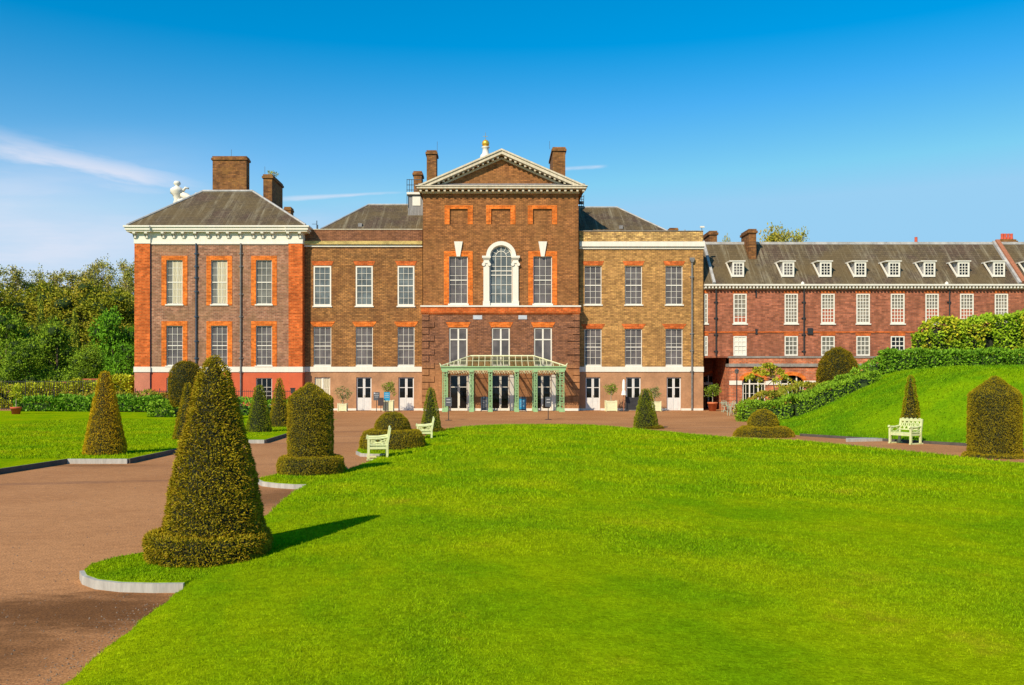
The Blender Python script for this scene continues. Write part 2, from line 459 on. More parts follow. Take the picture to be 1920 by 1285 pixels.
def leaf(name, dark, light, tip=None, tipamt=.6, cl=1.2, rough=.6, third=None, trans=.0, bias=0.):
    m, t, b = newmat(name); g = t.new('ShaderNodeNewGeometry'); r = g.outputs['Random Per Island']; p = g.outputs['Position']
    n = t.noise(p, cl, 4, .6)
    f = t.m('ADD', t.m('MULTIPLY', r, .6), t.sstep(n, .3, .7, 0. + bias, .4 + bias))
    c = t.mix(f, dark, light)
    if third:
        n2 = t.noise(p, cl * .7, 3); c = t.mix(t.m('MULTIPLY', t.sstep(n2, .48, .62, 0., 1.), t.sstep(r, .2, .8, .2, .9)), c, third)
    if tip:
        uv = t.new('ShaderNodeUVMap'); vy = t.sep(uv.outputs[0])[1]
        c = t.mix(t.m('MULTIPLY', t.sstep(vy, .35, 1., 0., tipamt), t.sstep(r, .0, .8, .35, 1.)), c, tip)
    t.set(b, 'Base Color', c); b.inputs['Roughness'].default_value = rough; b.inputs['Specular IOR Level'].default_value = .08
    return m


leaf('yew', (.12, .115, .005), (.40, .325, .013), tip=(.85, .36, .014), tipamt=.5, cl=3.)
leaf('yew_orange', (.26, .20, .006), (.72, .48, .014), tip=(1., .46, .010), tipamt=.6, cl=2.)
leaf('yew_brown', (.09, .10, .005), (.42, .32, .012), tip=(.85, .34, .012), tipamt=.5, cl=2.)
leaf('yew_green', (.085, .125, .006), (.27, .31, .012), tip=(.55, .36, .014), tipamt=.5, cl=2.)
leaf('yew_dark', (.055, .070, .004), (.27, .21, .008), tip=(.75, .24, .008), tipamt=.5, cl=1.5)
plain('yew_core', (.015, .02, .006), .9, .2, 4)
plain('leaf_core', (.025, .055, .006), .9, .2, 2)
leaf('laurel', (.05, .15, .010), (.24, .44, .025), cl=1.5, rough=.4)
leaf('laurel_bright', (.09, .20, .010), (.27, .43, .022), cl=1.6, rough=.5)
leaf('climber', (.20, .25, .010), (.56, .58, .03), cl=.8)
leaf('climber_right', (.13, .25, .010), (.40, .56, .025), cl=1.0, third=(.55, .48, .03))
leaf('shrub_brown', (.13, .17, .012), (.36, .36, .03), cl=1.5, third=(.46, .24, .04))
leaf('olive_leaf', (.10, .13, .04), (.32, .34, .12), cl=3)
leaf('bush_green', (.07, .13, .015), (.28, .38, .03), cl=3)
leaf('wisteria_leaf', (.20, .26, .02), (.50, .50, .03), cl=2, third=(.5, .33, .02))
leaf('tree_olive', (.085, .125, .008), (.40, .38, .020), cl=.35, third=(.44, .33, .03))
leaf('tree_sparse', (.20, .21, .03), (.44, .43, .08), cl=.4, third=(.42, .33, .09))
leaf('tree_dark', (0.030, 0.090, 0.009), (0.330, 0.480, 0.024), cl=.4)
leaf('tree_green', (.035, .12, .006), (.20, .44, .018), cl=.4)
leaf('tree_column', (0.075, 0.120, 0.012), (0.480, 0.510, 0.038), cl=.5)

# ------------------------------------------------------------------ leaf scattering
def leaf_mesh(name, P, N, size, mat, spread=.6, width=.35, quad=False, out=1., jitter=0., core=None, droop=0., core_mat=None):
    """P,N: sample points and outward normals. One leaf (tapered blade or diamond) per point."""
    n = len(P); P = P + N * (np.random.rand(n, 1) - .6) * jitter
    d = N * out + np.random.normal(0, spread, (n, 3)); d[:, 2] -= droop
    d /= np.linalg.norm(d, axis=1, keepdims=True) + 1e-9
    L = size * (.6 + .8 * np.random.rand(n, 1)); rnd = np.random.normal(0, 1, (n, 3))
    w = np.cross(d, rnd); w /= np.linalg.norm(w, axis=1, keepdims=True) + 1e-9; w *= L * width
    if quad:
        V = np.stack([P, P + d * L * .5 + w * .5, P + d * L, P + d * L * .5 - w * .5], 1); k = 4; uvv = [0, .5, 1, .5]
    else:
        V = np.stack([P - w * .5, P + w * .5, P + d * L], 1); k = 3; uvv = [0, 0, 1]
    V = V.reshape(-1, 3); nv = len(V)
    F_ = np.arange(nv)
    cv, cf = ([], [])
    if core: cv, cf = core
    me = bpy.data.meshes.new(name)
    nc = len(cv); allv = np.concatenate([V, np.array(cv, dtype=float).reshape(-1, 3)]) if nc else V
    loops = list(); 
    lp = np.concatenate([F_, np.array([i + nv for f in cf for i in f], dtype=int)]) if nc else F_
    starts = np.arange(0, nv, k); tot = np.full(n, k)
    if nc:
        cs = np.array([len(f) for f in cf]); st2 = nv + np.concatenate([[0], np.cumsum(cs)[:-1]])
        starts = np.concatenate([starts, st2]); tot = np.concatenate([tot, cs])
    me.vertices.add(len(allv)); me.vertices.foreach_set('co', allv.astype(np.float32).ravel())
    me.loops.add(len(lp)); me.loops.foreach_set('vertex_index', lp.astype(np.int32))
    me.polygons.add(len(starts)); me.polygons.foreach_set('loop_start', starts.astype(np.int32))
    me.polygons.foreach_set('loop_total', tot.astype(np.int32))
    me.materials.append(mat)
    if nc:
        me.materials.append(core_mat or MT['leaf_core'])
        mi = np.zeros(len(starts), dtype=np.int32); mi[n:] = 1; me.polygons.foreach_set('material_index', mi)
    me.update(calc_edges=True)
    uv = me.uv_layers.new(name='UVMap'); arr = np.zeros((len(lp), 2), dtype=np.float32)
    arr[:nv, 1] = np.tile(uvv, n); uv.data.foreach_set('uv', arr.ravel())
    return me


def lumpy(P, amp, sc, seed=0):
    q = P * sc + seed
    return amp * (np.sin(q[:, 0] * 1.7 + 1.3 * np.sin(q[:, 2] * 1.1)) + np.sin(q[:, 1] * 2.1 + q[:, 2] * 1.3) + np.sin(q[:, 2] * 2.7 + q[:, 0])) / 3


def revolve_samples(prof, n, amp=.0, sc=3., seed=0, sq=0.):
    """prof list of (r,z) from bottom to top -> points, normals"""
    pr = np.array(prof, float); seg = np.diff(pr, axis=0); L = np.linalg.norm(seg, axis=1)
    area = L * (pr[:-1, 0] + pr[1:, 0]) / 2 + 1e-9; cdf = np.cumsum(area) / area.sum()
    i = np.searchsorted(cdf, np.random.rand(n)); i = np.clip(i, 0, len(L) - 1)
    r0, r1 = pr[i, 0], pr[i + 1, 0]; u = np.random.rand(n)
    a = (r1 - r0); tt = np.where(np.abs(a) < 1e-6, u, (np.sqrt(np.maximum(r0 ** 2 + u * (r1 ** 2 - r0 ** 2), 0)) - r0) / np.where(np.abs(a) < 1e-6, 1, a))
    r = r0 + tt * a; z = pr[i, 1] + tt * seg[i, 1]; th = np.random.rand(n) * 2 * np.pi
    nr, nz = seg[i, 1] / L[i], -seg[i, 0] / L[i]
    k = 1 + sq * (np.maximum(np.abs(np.cos(2 * th + .6)), 0) ** 2 - .5) * .2
    P = np.stack([r * k * np.cos(th), r * k * np.sin(th), z], 1); N = np.stack([nr * np.cos(th), nr * np.sin(th), nz], 1)
    if amp: P = P + N * lumpy(P, amp, sc, seed)[:, None]
    return P, N


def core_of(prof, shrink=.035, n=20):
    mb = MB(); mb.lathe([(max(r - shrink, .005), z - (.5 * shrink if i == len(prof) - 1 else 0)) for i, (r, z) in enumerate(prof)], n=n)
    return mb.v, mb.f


def topiary(label, cx, Y, prof_px, leafmat, dens, size, group='clipped yew topiaries round the lawn', base=None, z0=0., x_base=None):
    """prof_px: (y pixel, half width pixel) from bottom to top, all at depth Y"""
    s = Y / F
    loc = (px(cx, Y), Y, z0)
    o = thing('topiary', label, 'topiary', loc, group=group)
    prof = [(hw * s, pz(y, Y) - z0) for y, hw in prof_px]
    def smoothp(pr):
        out = [pr[0]]
        for a, b in zip(pr[:-1], pr[1:]):
            for k in (1, 2): out.append((a[0] + (b[0] - a[0]) * k / 2, a[1] + (b[1] - a[1]) * k / 2))
        return out
    area = sum(math.pi * (a[0] + b[0]) * math.hypot(a[0] - b[0], a[1] - b[1]) for a, b in zip(prof[:-1], prof[1:]))
    P, N = revolve_samples(prof, int(area * dens), amp=size * .6, sc=1.2 / max(size, .03) * .35, seed=cx)
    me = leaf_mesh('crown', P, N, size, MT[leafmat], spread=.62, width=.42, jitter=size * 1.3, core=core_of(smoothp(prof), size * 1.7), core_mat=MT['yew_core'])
    ob = link_mesh('crown', me, o)
    if base:
        bp = [(hw * s, pz(y, Y) - z0) for y, hw in base['prof']]
        dx = (base.get('cx', cx) - cx) * s
        area = sum(math.pi * (a[0] + b[0]) * math.hypot(a[0] - b[0], a[1] - b[1]) for a, b in zip(bp[:-1], bp[1:]))
        P, N = revolve_samples(bp, int(area * dens), amp=size * .6, sc=1.2 / max(size, .03) * .35, seed=cx + 5)
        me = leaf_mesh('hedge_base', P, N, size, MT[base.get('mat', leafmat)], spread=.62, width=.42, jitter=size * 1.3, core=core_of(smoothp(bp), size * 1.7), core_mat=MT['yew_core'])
        link_mesh('hedge_base', me, o, (dx, 0, 0))
    return o


def hedge(name, label, cat, pts, leafmat, dens=90, size=.16, width=.6, group=None, lump=.12, holes=None, trunk=False, kind=None, flat=.25):
    """pts: list of (x, y, z0, z1, halfdepth). A clipped or loose hedge along a polyline."""
    c0 = pts[0]; root = (c0[0], c0[1], c0[2])
    o = thing(name, label, cat, root, group=group)
    Ps, Ns, cv, cf = [], [], [], []
    ins = size * .9 + lump * 1.2
    for a, b in zip(pts[:-1], pts[1:]):
        a = np.array(a, float); b = np.array(b, float)
        L = math.hypot(b[0] - a[0], b[1] - a[1]); t2 = np.array([(b[0] - a[0]) / L, (b[1] - a[1]) / L]); nn = np.array([t2[1], -t2[0]])
        H = ((a[3] - a[2]) + (b[3] - b[2])) / 2; D = a[4] + b[4]
        n = int(L * (2 * H + D) * dens)
        u = np.random.rand(n) * 1.1 - .05; q = np.random.rand(n) * (2 * H + D)
        m = a[None] + (b - a)[None] * u[:, None]
        h = m[:, 3] - m[:, 2]; hd = m[:, 4]
        # superellipse profile from front foot over the top to the back foot
        ang = np.pi * q / (2 * H + D); ca, sa = np.cos(ang), np.sin(ang)
        e = flat
        ox = np.sign(ca) * np.abs(ca) ** (2 * e) * hd; oz = np.abs(sa) ** (2 * e) * h
        # fill the sides evenly
        side = q < H; side2 = q > H + D
        oz = np.where(side, h * q / H, np.where(side2, h * (2 * H + D - q) / H, h)); ox = np.where(side, hd, np.where(side2, -hd, hd * (1 - 2 * (q - H) / D)))
        rr = .18 * h  # rounded shoulder
        k = np.clip((oz - (h - rr)) / rr, 0, 1); edge = np.clip((np.abs(ox) - (hd - rr)) / np.maximum(rr, 1e-3), 0, 1)
        sh = k * edge; ox = ox * (1 - .12 * sh); oz = oz - .25 * rr * sh
        P = np.stack([m[:, 0] + nn[0] * ox, m[:, 1] + nn[1] * ox, m[:, 2] + oz], 1)
        nx = np.where(side, 1., np.where(side2, -1., 0.)); nz = np.where(side | side2, .25, 1.)
        N = np.stack([nn[0] * nx, nn[1] * nx, nz], 1)
        Ps.append(P); Ns.append(N)
        ra = [(a[0] + nn[0] * s_ * (a[4] - ins), a[1] + nn[1] * s_ * (a[4] - ins), zz) for s_, zz in ((1, a[2] - .1), (1, a[3] - ins), (-1, a[3] - ins), (-1, a[2] - .1))]
        rb = [(b[0] + nn[0] * s_ * (b[4] - ins), b[1] + nn[1] * s_ * (b[4] - ins), zz) for s_, zz in ((1, b[2] - .1), (1, b[3] - ins), (-1, b[3] - ins), (-1, b[2] - .1))]
        i = len(cv); cv += ra + rb; cf += [(i, i + 1, i + 5, i + 4), (i + 1, i + 2, i + 6, i + 5), (i + 2, i + 3, i + 7, i + 6), (i, i + 3, i + 2, i + 1), (i + 4, i + 5, i + 6, i + 7)]
    # end caps
    for (a, b) in ((pts[0], pts[1]), (pts[-1], pts[-2])):
        L = math.hypot(b[0] - a[0], b[1] - a[1]); t2 = ((b[0] - a[0]) / L, (b[1] - a[1]) / L); nn = (t2[1], -t2[0])
        H = a[3] - a[2]; n = int(H * 2 * a[4] * dens)
        s_ = (np.random.rand(n) * 2 - 1) * a[4]; zz = np.random.rand(n) * H
        Ps.append(np.stack([a[0] + nn[0] * s_, a[1] + nn[1] * s_, a[2] + zz], 1)); Ns.append(np.tile([[-t2[0], -t2[1], .2]], (n, 1)))
    P = np.concatenate(Ps); N = np.concatenate(Ns)
    P = P + N * lumpy(P, lump, 1.6, c0[0])[:, None]
    P[:, 2] += lumpy(P, lump * .6, 2.9, 3)
    if holes:
        keep = np.ones(len(P), bool)
        for hx, hz, rx, rz in holes: keep &= ((P[:, 0] - hx) / rx) ** 2 + ((P[:, 2] - hz) / rz) ** 2 > 1
        P, N = P[keep], N[keep]
    P = P - np.array(root); cv = [(v[0] - root[0], v[1] - root[1], v[2] - root[2]) for v in cv]
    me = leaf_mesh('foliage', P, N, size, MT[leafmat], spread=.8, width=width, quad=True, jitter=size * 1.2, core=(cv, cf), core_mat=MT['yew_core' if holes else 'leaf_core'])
    link_mesh('foliage', me, o)
    return o


def blob_crown(clusters, n, size, shell=.55):
    """clusters: (x,y,z,rx,rz). Leaves lie in the outer shell of each clump."""
    vol = np.array([c[3] ** 2 * c[4] for c in clusters]) ** .8; pr = vol / vol.sum()
    idx = np.random.choice(len(clusters), n, p=pr); C = np.array(clusters)[idx]
    d = np.random.normal(0, 1, (n, 3)); d /= np.linalg.norm(d, axis=1, keepdims=True)
    r = (shell + (1 - shell) * np.random.rand(n, 1)) * (1 + .18 * np.sin(d[:, :1] * 5 + C[:, :1] * 3) + .14 * np.sin(d[:, 2:] * 7 + C[:, 1:2]))
    P = C[:, :3] + d * r * np.stack([C[:, 3], C[:, 3], C[:, 4]], 1)
    return P, d


def tree_mesh(kind, H, Wd, leafmat, n, size, ncl=26, seed=1, base=.25, shell=.5):
    rs = random.Random(seed); st = np.random.get_state(); np.random.seed(seed)
    cl = []
    for i in range(ncl):
        if kind == 'round':
            zz = base + (1 - base) * (i + .5) / ncl; prof = math.sin(math.pi * min(1, (zz - base) / (1 - base) * .88 + .10)) ** .6
            a = rs.uniform(0, 6.28); rad = Wd / 2 * prof * rs.uniform(.25, .82)
            s = rs.uniform(.13, .24) * Wd; cl.append((rad * math.cos(a), rad * math.sin(a), zz * H * .95, s, s * rs.uniform(.6, .85)))
        elif kind == 'column':
            zz = base + (1 - base) * (i + .5) / ncl; prof = (1 - ((zz - base) / (1 - base)) ** 2.2) * .8 + .15
            a = rs.uniform(0, 6.28); rad = Wd / 2 * prof * rs.uniform(.1, .55)
            cl.append((rad * math.cos(a), rad * math.sin(a), zz * H * .95, Wd * .28 * prof + .15, H / ncl * 2.2))
        else:   # sparse: feathery top
            zz = base + (1 - base) * rs.random() ** .8; a = rs.uniform(0, 6.28)
            prof = math.sin(math.pi * min(1, (zz - base) / (1 - base) * .85 + .12)) ** .5
            rad = Wd / 2 * prof * rs.uniform(.2, .95); s = rs.uniform(.06, .13) * Wd
            cl.append((rad * math.cos(a), rad * math.sin(a), zz * H * .96, s, s * .9))
    P, N = blob_crown(cl, n, size, shell)
    cv, cf = [], []
    if kind != 'sparse':
        for (cx_, cy_, cz_, rx_, rz_) in cl:
            b_ = MB(); k_ = .40 if kind == 'round' else .36
            b_.lathe([(max(.02, rx_ * k_ * math.sin(math.pi * i / 5)), -rz_ * k_ * math.cos(math.pi * i / 5)) for i in range(6)], (cx_, cy_, cz_), 7)
            n0 = len(cv); cv += b_.v; cf += [tuple(q + n0 for q in f) for f in b_.f]
    me = leaf_mesh('crown', P, N, size, MT[leafmat], spread=.9, width=.6, quad=True, out=.6, core=(cv, cf) if cv else None, core_mat=MT['leaf_core'])
    mb = MB(); tr = H * .022 + .06
    mb.tube([(0, 0, -.3), (.05 * H * .1, 0, H * .35), (0, .03, H * .6), (.02, 0, H * .88)], [tr, tr * .7, tr * .45, tr * .12], 7)
    for c in cl[::2]:
        zb = max(base * H * .6, c[2] * .6); mb.tube([(0, 0, zb), (c[0] * .5, c[1] * .5, (zb + c[2]) / 2 + .2), (c[0], c[1], c[2])], [tr * .35, tr * .2, .02], 5)
    np.random.set_state(st)
    return me, mb


TREES = {}


def tree(name, key, label, x, y, z, s=(1, 1, 1), rz=0, group=None, spec=None, bark='bark'):
    if key not in TREES:
        me, mb = tree_mesh(*spec[0], **spec[1]); tm = mb.make('trunk', MT[bark]); trm = tm.data; bpy.data.objects.remove(tm); TREES[key] = (me, trm)
    me, trm = TREES[key]
    o = thing(name, label, 'tree', (x, y, z), group=group); o.rotation_euler = (0, 0, rz); o.scale = s
    link_mesh('crown', me, o); link_mesh('trunk', trm, o)
    return o


# ================================================================== GROUND
def structure(mb, name, mat, smooth=False):
    return tag(mb.make(name, mat, smooth=smooth), kind='structure')


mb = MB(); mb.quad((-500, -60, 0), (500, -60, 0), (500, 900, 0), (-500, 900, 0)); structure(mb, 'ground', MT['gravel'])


def ip(x, y, z=.1): Y = F * (EYE - z) / (y - HZ); return (px(x, Y), Y)


def catmull(pts, k=6):
    out = []; n = len(pts)
    for i in range(n):
        p0, p1, p2, p3 = [np.array(pts[(i + j - 1) % n], float) for j in range(4)]
        for q in range(k):
            t = q / k
            out.append(tuple(.5 * ((2 * p1) + (p2 - p0) * t + (2 * p0 - 5 * p1 + 4 * p2 - p3) * t * t + (3 * p1 - p0 - 3 * p2 + p3) * t ** 3)))
    return out


edge_px = [(118, 1285), (225, 1195), (345, 1103), (430, 1030), (500, 966), (560, 917), (605, 897), (650, 881), (700, 862), (780, 826), (830, 806), (900, 799), (1000, 797.5), (1100, 799),
           (1200, 807), (1300, 816), (1400, 823), (1500, 827), (1650, 841), (1800, 856), (1920, 869)]
OV = [ip(*q) for q in edge_px] + [(16.2, 20.5), (16.6, 13), (15.5, 5), (11, -3), (4, -6), (-1.5, -3), (-2.9, 2), (-3.15, 4.6)]
OV = catmull(OV, 9); OV = [(x + random.uniform(-.022, .022), y + random.uniform(-.022, .022)) for x, y in OV]
CEN = np.array([6.0, 21.0])


def ss(t): t = min(1, max(0, t)); return t * t * (3 - 2 * t)


def oval_scale(x, y):
    """how far (0 centre .. 1 edge) a plan point lies, and the local radius"""
    a = math.atan2(y - CEN[1], x - CEN[0]); return a


OA = np.array([[math.atan2(q[1] - CEN[1], q[0] - CEN[0]), math.hypot(q[0] - CEN[0], q[1] - CEN[1])] for q in OV])
OA = OA[np.argsort(OA[:, 0])]


def lawn_h(x, y):
    a = np.arctan2(y - CEN[1], x - CEN[0]); r = np.hypot(x - CEN[0], y - CEN[1])
    rr = np.interp(a, OA[:, 0], OA[:, 1], period=2 * np.pi)
    d = (rr - r); q = np.clip(d / 6.0, 0, 1)
    return d, (.10 + .20 * (q * (2 - q)) + .012 * np.sin(x * .9) * np.sin(y * .7) * q)


mb = MB(); rings = [0, .12, .25, .4, .55, .68, .78, .85, .9, .94, .97, 1.0]; nO = len(OV); vs = []
for s_ in rings:
    for q in OV:
        x, y = CEN[0] + (q[0] - CEN[0]) * s_, CEN[1] + (q[1] - CEN[1]) * s_
        vs.append((x, y, float(lawn_h(x, y)[1])))
for q in OV: vs.append((q[0], q[1], -.02))
fs = [(i * nO + k, (i + 1) * nO + k, (i + 1) * nO + (k + 1) % nO, i * nO + (k + 1) % nO) for i in range(len(rings)) for k in range(nO)]
mb.add(vs, fs); structure(mb, 'lawn', MT['lawn'], True)

# grass aprons that carry the topiaries, with their stone kerbs
def ccw(p):
    A = sum(p[i][0] * p[(i + 1) % len(p)][1] - p[(i + 1) % len(p)][0] * p[i][1] for i in range(len(p)))
    return p if A > 0 else p[::-1]


def apron(poly, kerb_pts, label):
    mbx = MB(); mbx.slab([(x, y) for x, y in poly], -.02, .106); structure(mbx, 'lawn', MT['lawn'])
    if kerb_pts:
        k = MB()
        outp, inp = [], []; sm = kerb_pts
        for i, q in enumerate(sm):
            a = Vector(sm[max(i - 1, 0)]); b = Vector(sm[min(i + 1, len(sm) - 1)]); d = (b - a).normalized(); nr = Vector((d.y, -d.x)) * .05
            outp.append(tuple(Vector(q) + nr)); inp.append(tuple(Vector(q) - nr * .3))
        k.slab(ccw(outp + inp[::-1]), -.02, .097)
        tag(k.make('kerb', MT['kerb_stone']), label, 'kerb', 'pale stone kerb pieces')


def ccw(p):
    A = sum(p[i][0] * p[(i + 1) % len(p)][1] - p[(i + 1) % len(p)][0] * p[i][1] for i in range(len(p)))
    return p if A > 0 else p[::-1]


f1 = [ip(*q) for q in [(158, 1069), (163, 1078), (185, 1086), (230, 1091), (290, 1092.5), (346, 1092)]]
ap1 = f1 + [(-2.9, 10.2), (-3.3, 12.5), (-3.95, 13.6), (-4.5, 12.6)] + [ip(*q) for q in [(272, 1036), (215, 1046), (172, 1058)]]
apron(ccw(ap1), f1, 'curved pale stone kerb in front of the largest topiary cone')
f2 = [ip(*q) for q in [(486, 899), (495, 903), (520, 906), (552, 908), (582, 908)]]
ap2 = f2 + [(-3.7, 20.2), (-3.6, 22), (-4.0, 23.8), (-4.9, 23.6)] + [ip(*q) for q in [(506, 893), (490, 896)]]
apron(ccw(ap2), f2, 'pale stone kerb in front of the gable topped topiary left of the lawn')
f3 = [ip(*q) for q in [(670, 846), (678, 850), (700, 851), (738, 851)]]
ap3 = f3 + [(-2.9, 28.5), (-2.6, 31), (-3.4, 32), (-4.6, 31.2)] + [ip(*q) for q in [(672, 842)]]
apron(ccw(ap3), f3, 'pale stone kerb behind the near white bench, below the double dome topiary')

# left lawn
LL = [(-90, -5), (-12.5, -5), (-12.3, 20), (-11.85, 25.0), (-10.15, 25.0), (-10.2, 28.9), (-9.25, 33.5), (-8.55, 33.5), (-8.75, 37.7), (-9.6, 47), (-10.5, 52), (-13.5, 53.5), (-15.5, 64), (-26, 69), (-40, 70), (-90, 70)]
mb = MB(); mb.slab(LL, -.02, .13); structure(mb, 'lawn', MT['lawn'])
mb = MB(); mb.quad((-420, 86, .004), (-24, 86, .004), (-24, 800, .004), (-420, 800, .004)); structure(mb, 'parkland', MT['lawn'])


def kerb_line(a, b, mat, label, h=.135, w=.06, group=None):
    a = Vector((*a, 0)); b = Vector((*b, 0)); d = (b - a).normalized(); n = Vector((d.y, -d.x, 0)) * w
    k = MB(); k.slab([((a + n * 1.).x, (a + n).y), ((b + n).x, (b + n).y), (b.x, b.y), (a.x, a.y)], -.02, h)
    tag(k.make('kerb', MT[mat]), label, 'kerb', group)


kerb_line((-12.3, 20), (-11.85, 25.0), 'kerb_dark', 'kerb of the left lawn, coloured dark for its shade, left of the orange tipped cone', group='dark kerb edging')
kerb_line((-11.85, 25.0), (-10.15, 25.0), 'kerb_stone', 'pale stone kerb below the orange tipped cone on the left lawn', group='pale stone kerb pieces')
kerb_line((-10.15, 25.0), (-10.2, 28.9), 'kerb_dark', 'dark kerb running back from the pale kerb of the orange tipped cone', group='dark kerb edging')
kerb_line((-10.2, 28.9), (-9.25, 33.5), 'kerb_dark', 'dark kerb of the left lawn behind the largest cone', group='dark kerb edging')
kerb_line((-9.25, 33.5), (-8.55, 33.5), 'kerb_stone', 'short pale kerb on the left lawn just right of the largest cone', group='pale stone kerb pieces')
kerb_line((-8.55, 33.5), (-8.75, 37.7), 'kerb_dark', 'dark kerb at the right corner of the left lawn', group='dark kerb edging')

# right bank
FY = [15, 20, 25, 28.8, 31.7, 35, 38.2, 42, 48, 54, 60, 70]; FX = [18.6, 17.9, 17.5, 17.35, 16.9, 14.75, 12.9, 13.0, 14.4, 16.3, 18.3, 21]


def bank_h(x, y):
    xf = np.interp(y, FY, FX); t = np.clip((x - xf) / 8.6, 0, 1); t = t * t * (3 - 2 * t)
    back = 1 - np.clip((y - 61) / 8, 0, 1) ** 1.5
    return .09 + (2.85 * t + .08 * np.sin(x * .8 + y * .5) * t) * back


mb = MB(); ys = np.linspace(15, 70, 56); us = np.concatenate([np.linspace(0, 1, 24) ** 1.3 * 16, [20, 28, 45]]); nu = len(us); vs = []
for y in ys:
    xf = np.interp(y, FY, FX); vs.append((xf - .02, y, -.02))
    for u_ in us: vs.append((xf + u_, y, float(bank_h(xf + u_, y))))
n1 = nu + 1
mb.add(vs, [(j * n1 + i, j * n1 + i + 1, (j + 1) * n1 + i + 1, (j + 1) * n1 + i) for j in range(len(ys) - 1) for i in range(n1 - 1)])
structure(mb, 'grass_bank', MT['lawn'], True)
k = MB()
for i in range(3, 6):
    a = (FX[i] - .03, FY[i]); b = (FX[i + 1] - .03, FY[i + 1]); k.slab(ccw([(a[0] - .07, a[1]), a, b, (b[0] - .07, b[1])]), -.02, .105)
tag(k.make('kerb', MT['kerb_dark']), 'dark kerb along the foot of the right grass bank', 'kerb', 'dark kerb edging')
k = MB(); a = (14.35, 35.0); b = (13.55, 36.3); k.slab(ccw([ip(1586, 829, 0), ip(1660, 827.5, 0), ip(1660, 825, 0), ip(1586, 826.5, 0)]), -.02, .10)
tag(k.make('kerb', MT['kerb_stone']), 'pale stone kerb piece on the path left of the right bench', 'kerb', 'pale stone kerb pieces')

# ------------------------------------------------------------------ grass blades
def inside_oval(x, y): return lawn_h(x, y)[0] > -.025


def grass():
    Ps, Ss = [], []
    for (y0, y1, dens, size) in ((4.6, 10, 6500, .020), (10, 15, 2600, .030), (15, 24, 650, .050), (24, 50, 130, .080)):
        xl, xr = -5.5, px(1990, y1); xr = min(xr, 17)
        n = int((xr - xl) * (y1 - y0) * dens); x = xl + np.random.rand(n) * (xr - xl); y = y0 + np.random.rand(n) * (y1 - y0)
        vis = (x > px(-60, 1) * y) & (x < px(1980, 1) * y); x, y = x[vis], y[vis]
        kk = inside_oval(x, y); x, y = x[kk], y[kk]
        # thin clumps
        Ps.append(np.stack([x, y, lawn_h(x, y)[1] - .006], 1)); Ss.append(np.full(len(x), size))
    # ragged fringe over the edges and the aprons
    for poly, z, dens, size in ((ap1, .106, 3500, .032), (ap2, .106, 900, .055), (ap3, .106, 400, .06)):
        poly = np.array(poly); lo, hi = poly.min(0), poly.max(0); n = int((hi - lo).prod() * dens)
        q = lo + np.random.rand(n, 2) * (hi - lo); ins = np.zeros(n, bool); m = len(poly)
        for i in range(m):
            a, b = poly[i], poly[(i + 1) % m]
            c = ((a[1] > q[:, 1]) != (b[1] > q[:, 1])) & (q[:, 0] < (b[0] - a[0]) * (q[:, 1] - a[1]) / (b[1] - a[1] + 1e-9) + a[0]); ins ^= c
        q = q[ins]; Ps.append(np.concatenate([q, np.full((len(q), 1), z - .004)], 1)); Ss.append(np.full(len(q), size))
    n = 60000; y = 28 + np.random.rand(n) * 30; xf = np.interp(y, FY, FX); x = xf + .05 + np.random.rand(n) ** 1.2 * 15
    kk = (x < px(1960, 1) * y); x, y = x[kk], y[kk]; Ps.append(np.stack([x, y, bank_h(x, y) - .01], 1)); Ss.append(np.full(len(x), .10))
    n = 70000; y = 22.5 + np.random.rand(n) ** 1.3 * 30; x = -9.2 - np.random.rand(n) * 16; kk = (x > px(-30, 1) * y) & ~((y < 25.05)) & ~((x > -10.3) & (y < 33.6)) ; x, y = x[kk], y[kk]
    Ps.append(np.stack([x, y, np.full(len(x), .125)], 1)); Ss.append(np.full(len(x), .075))
    P = np.concatenate(Ps); S = np.concatenate(Ss)[:, None]; n = len(P)
    d = np.stack([np.random.normal(0, .75, n), np.random.normal(0, .75, n), np.ones(n)], 1); d /= np.linalg.norm(d, axis=1, keepdims=True)
    L = S * (.5 + .9 * np.random.rand(n, 1)); th = np.random.rand(n) * np.pi; w = np.stack([np.cos(th), np.sin(th), 0 * th], 1) * S * .16
    V = np.stack([P - w, P + w, P + d * L], 1).reshape(-1, 3)
    me = bpy.data.meshes.new('grass'); nv = len(V); me.vertices.add(nv); me.vertices.foreach_set('co', V.astype(np.float32).ravel())
    me.loops.add(nv); me.loops.foreach_set('vertex_index', np.arange(nv, dtype=np.int32))
    me.polygons.add(n); me.polygons.foreach_set('loop_start', np.arange(0, nv, 3, dtype=np.int32)); me.polygons.foreach_set('loop_total', np.full(n, 3, dtype=np.int32))
    me.materials.append(MT['grass_blade']); me.update(calc_edges=True)
    tag(link_mesh('grass', me), 'short mown bright green grass covering the oval lawn', 'grass', kind='stuff')


grass()

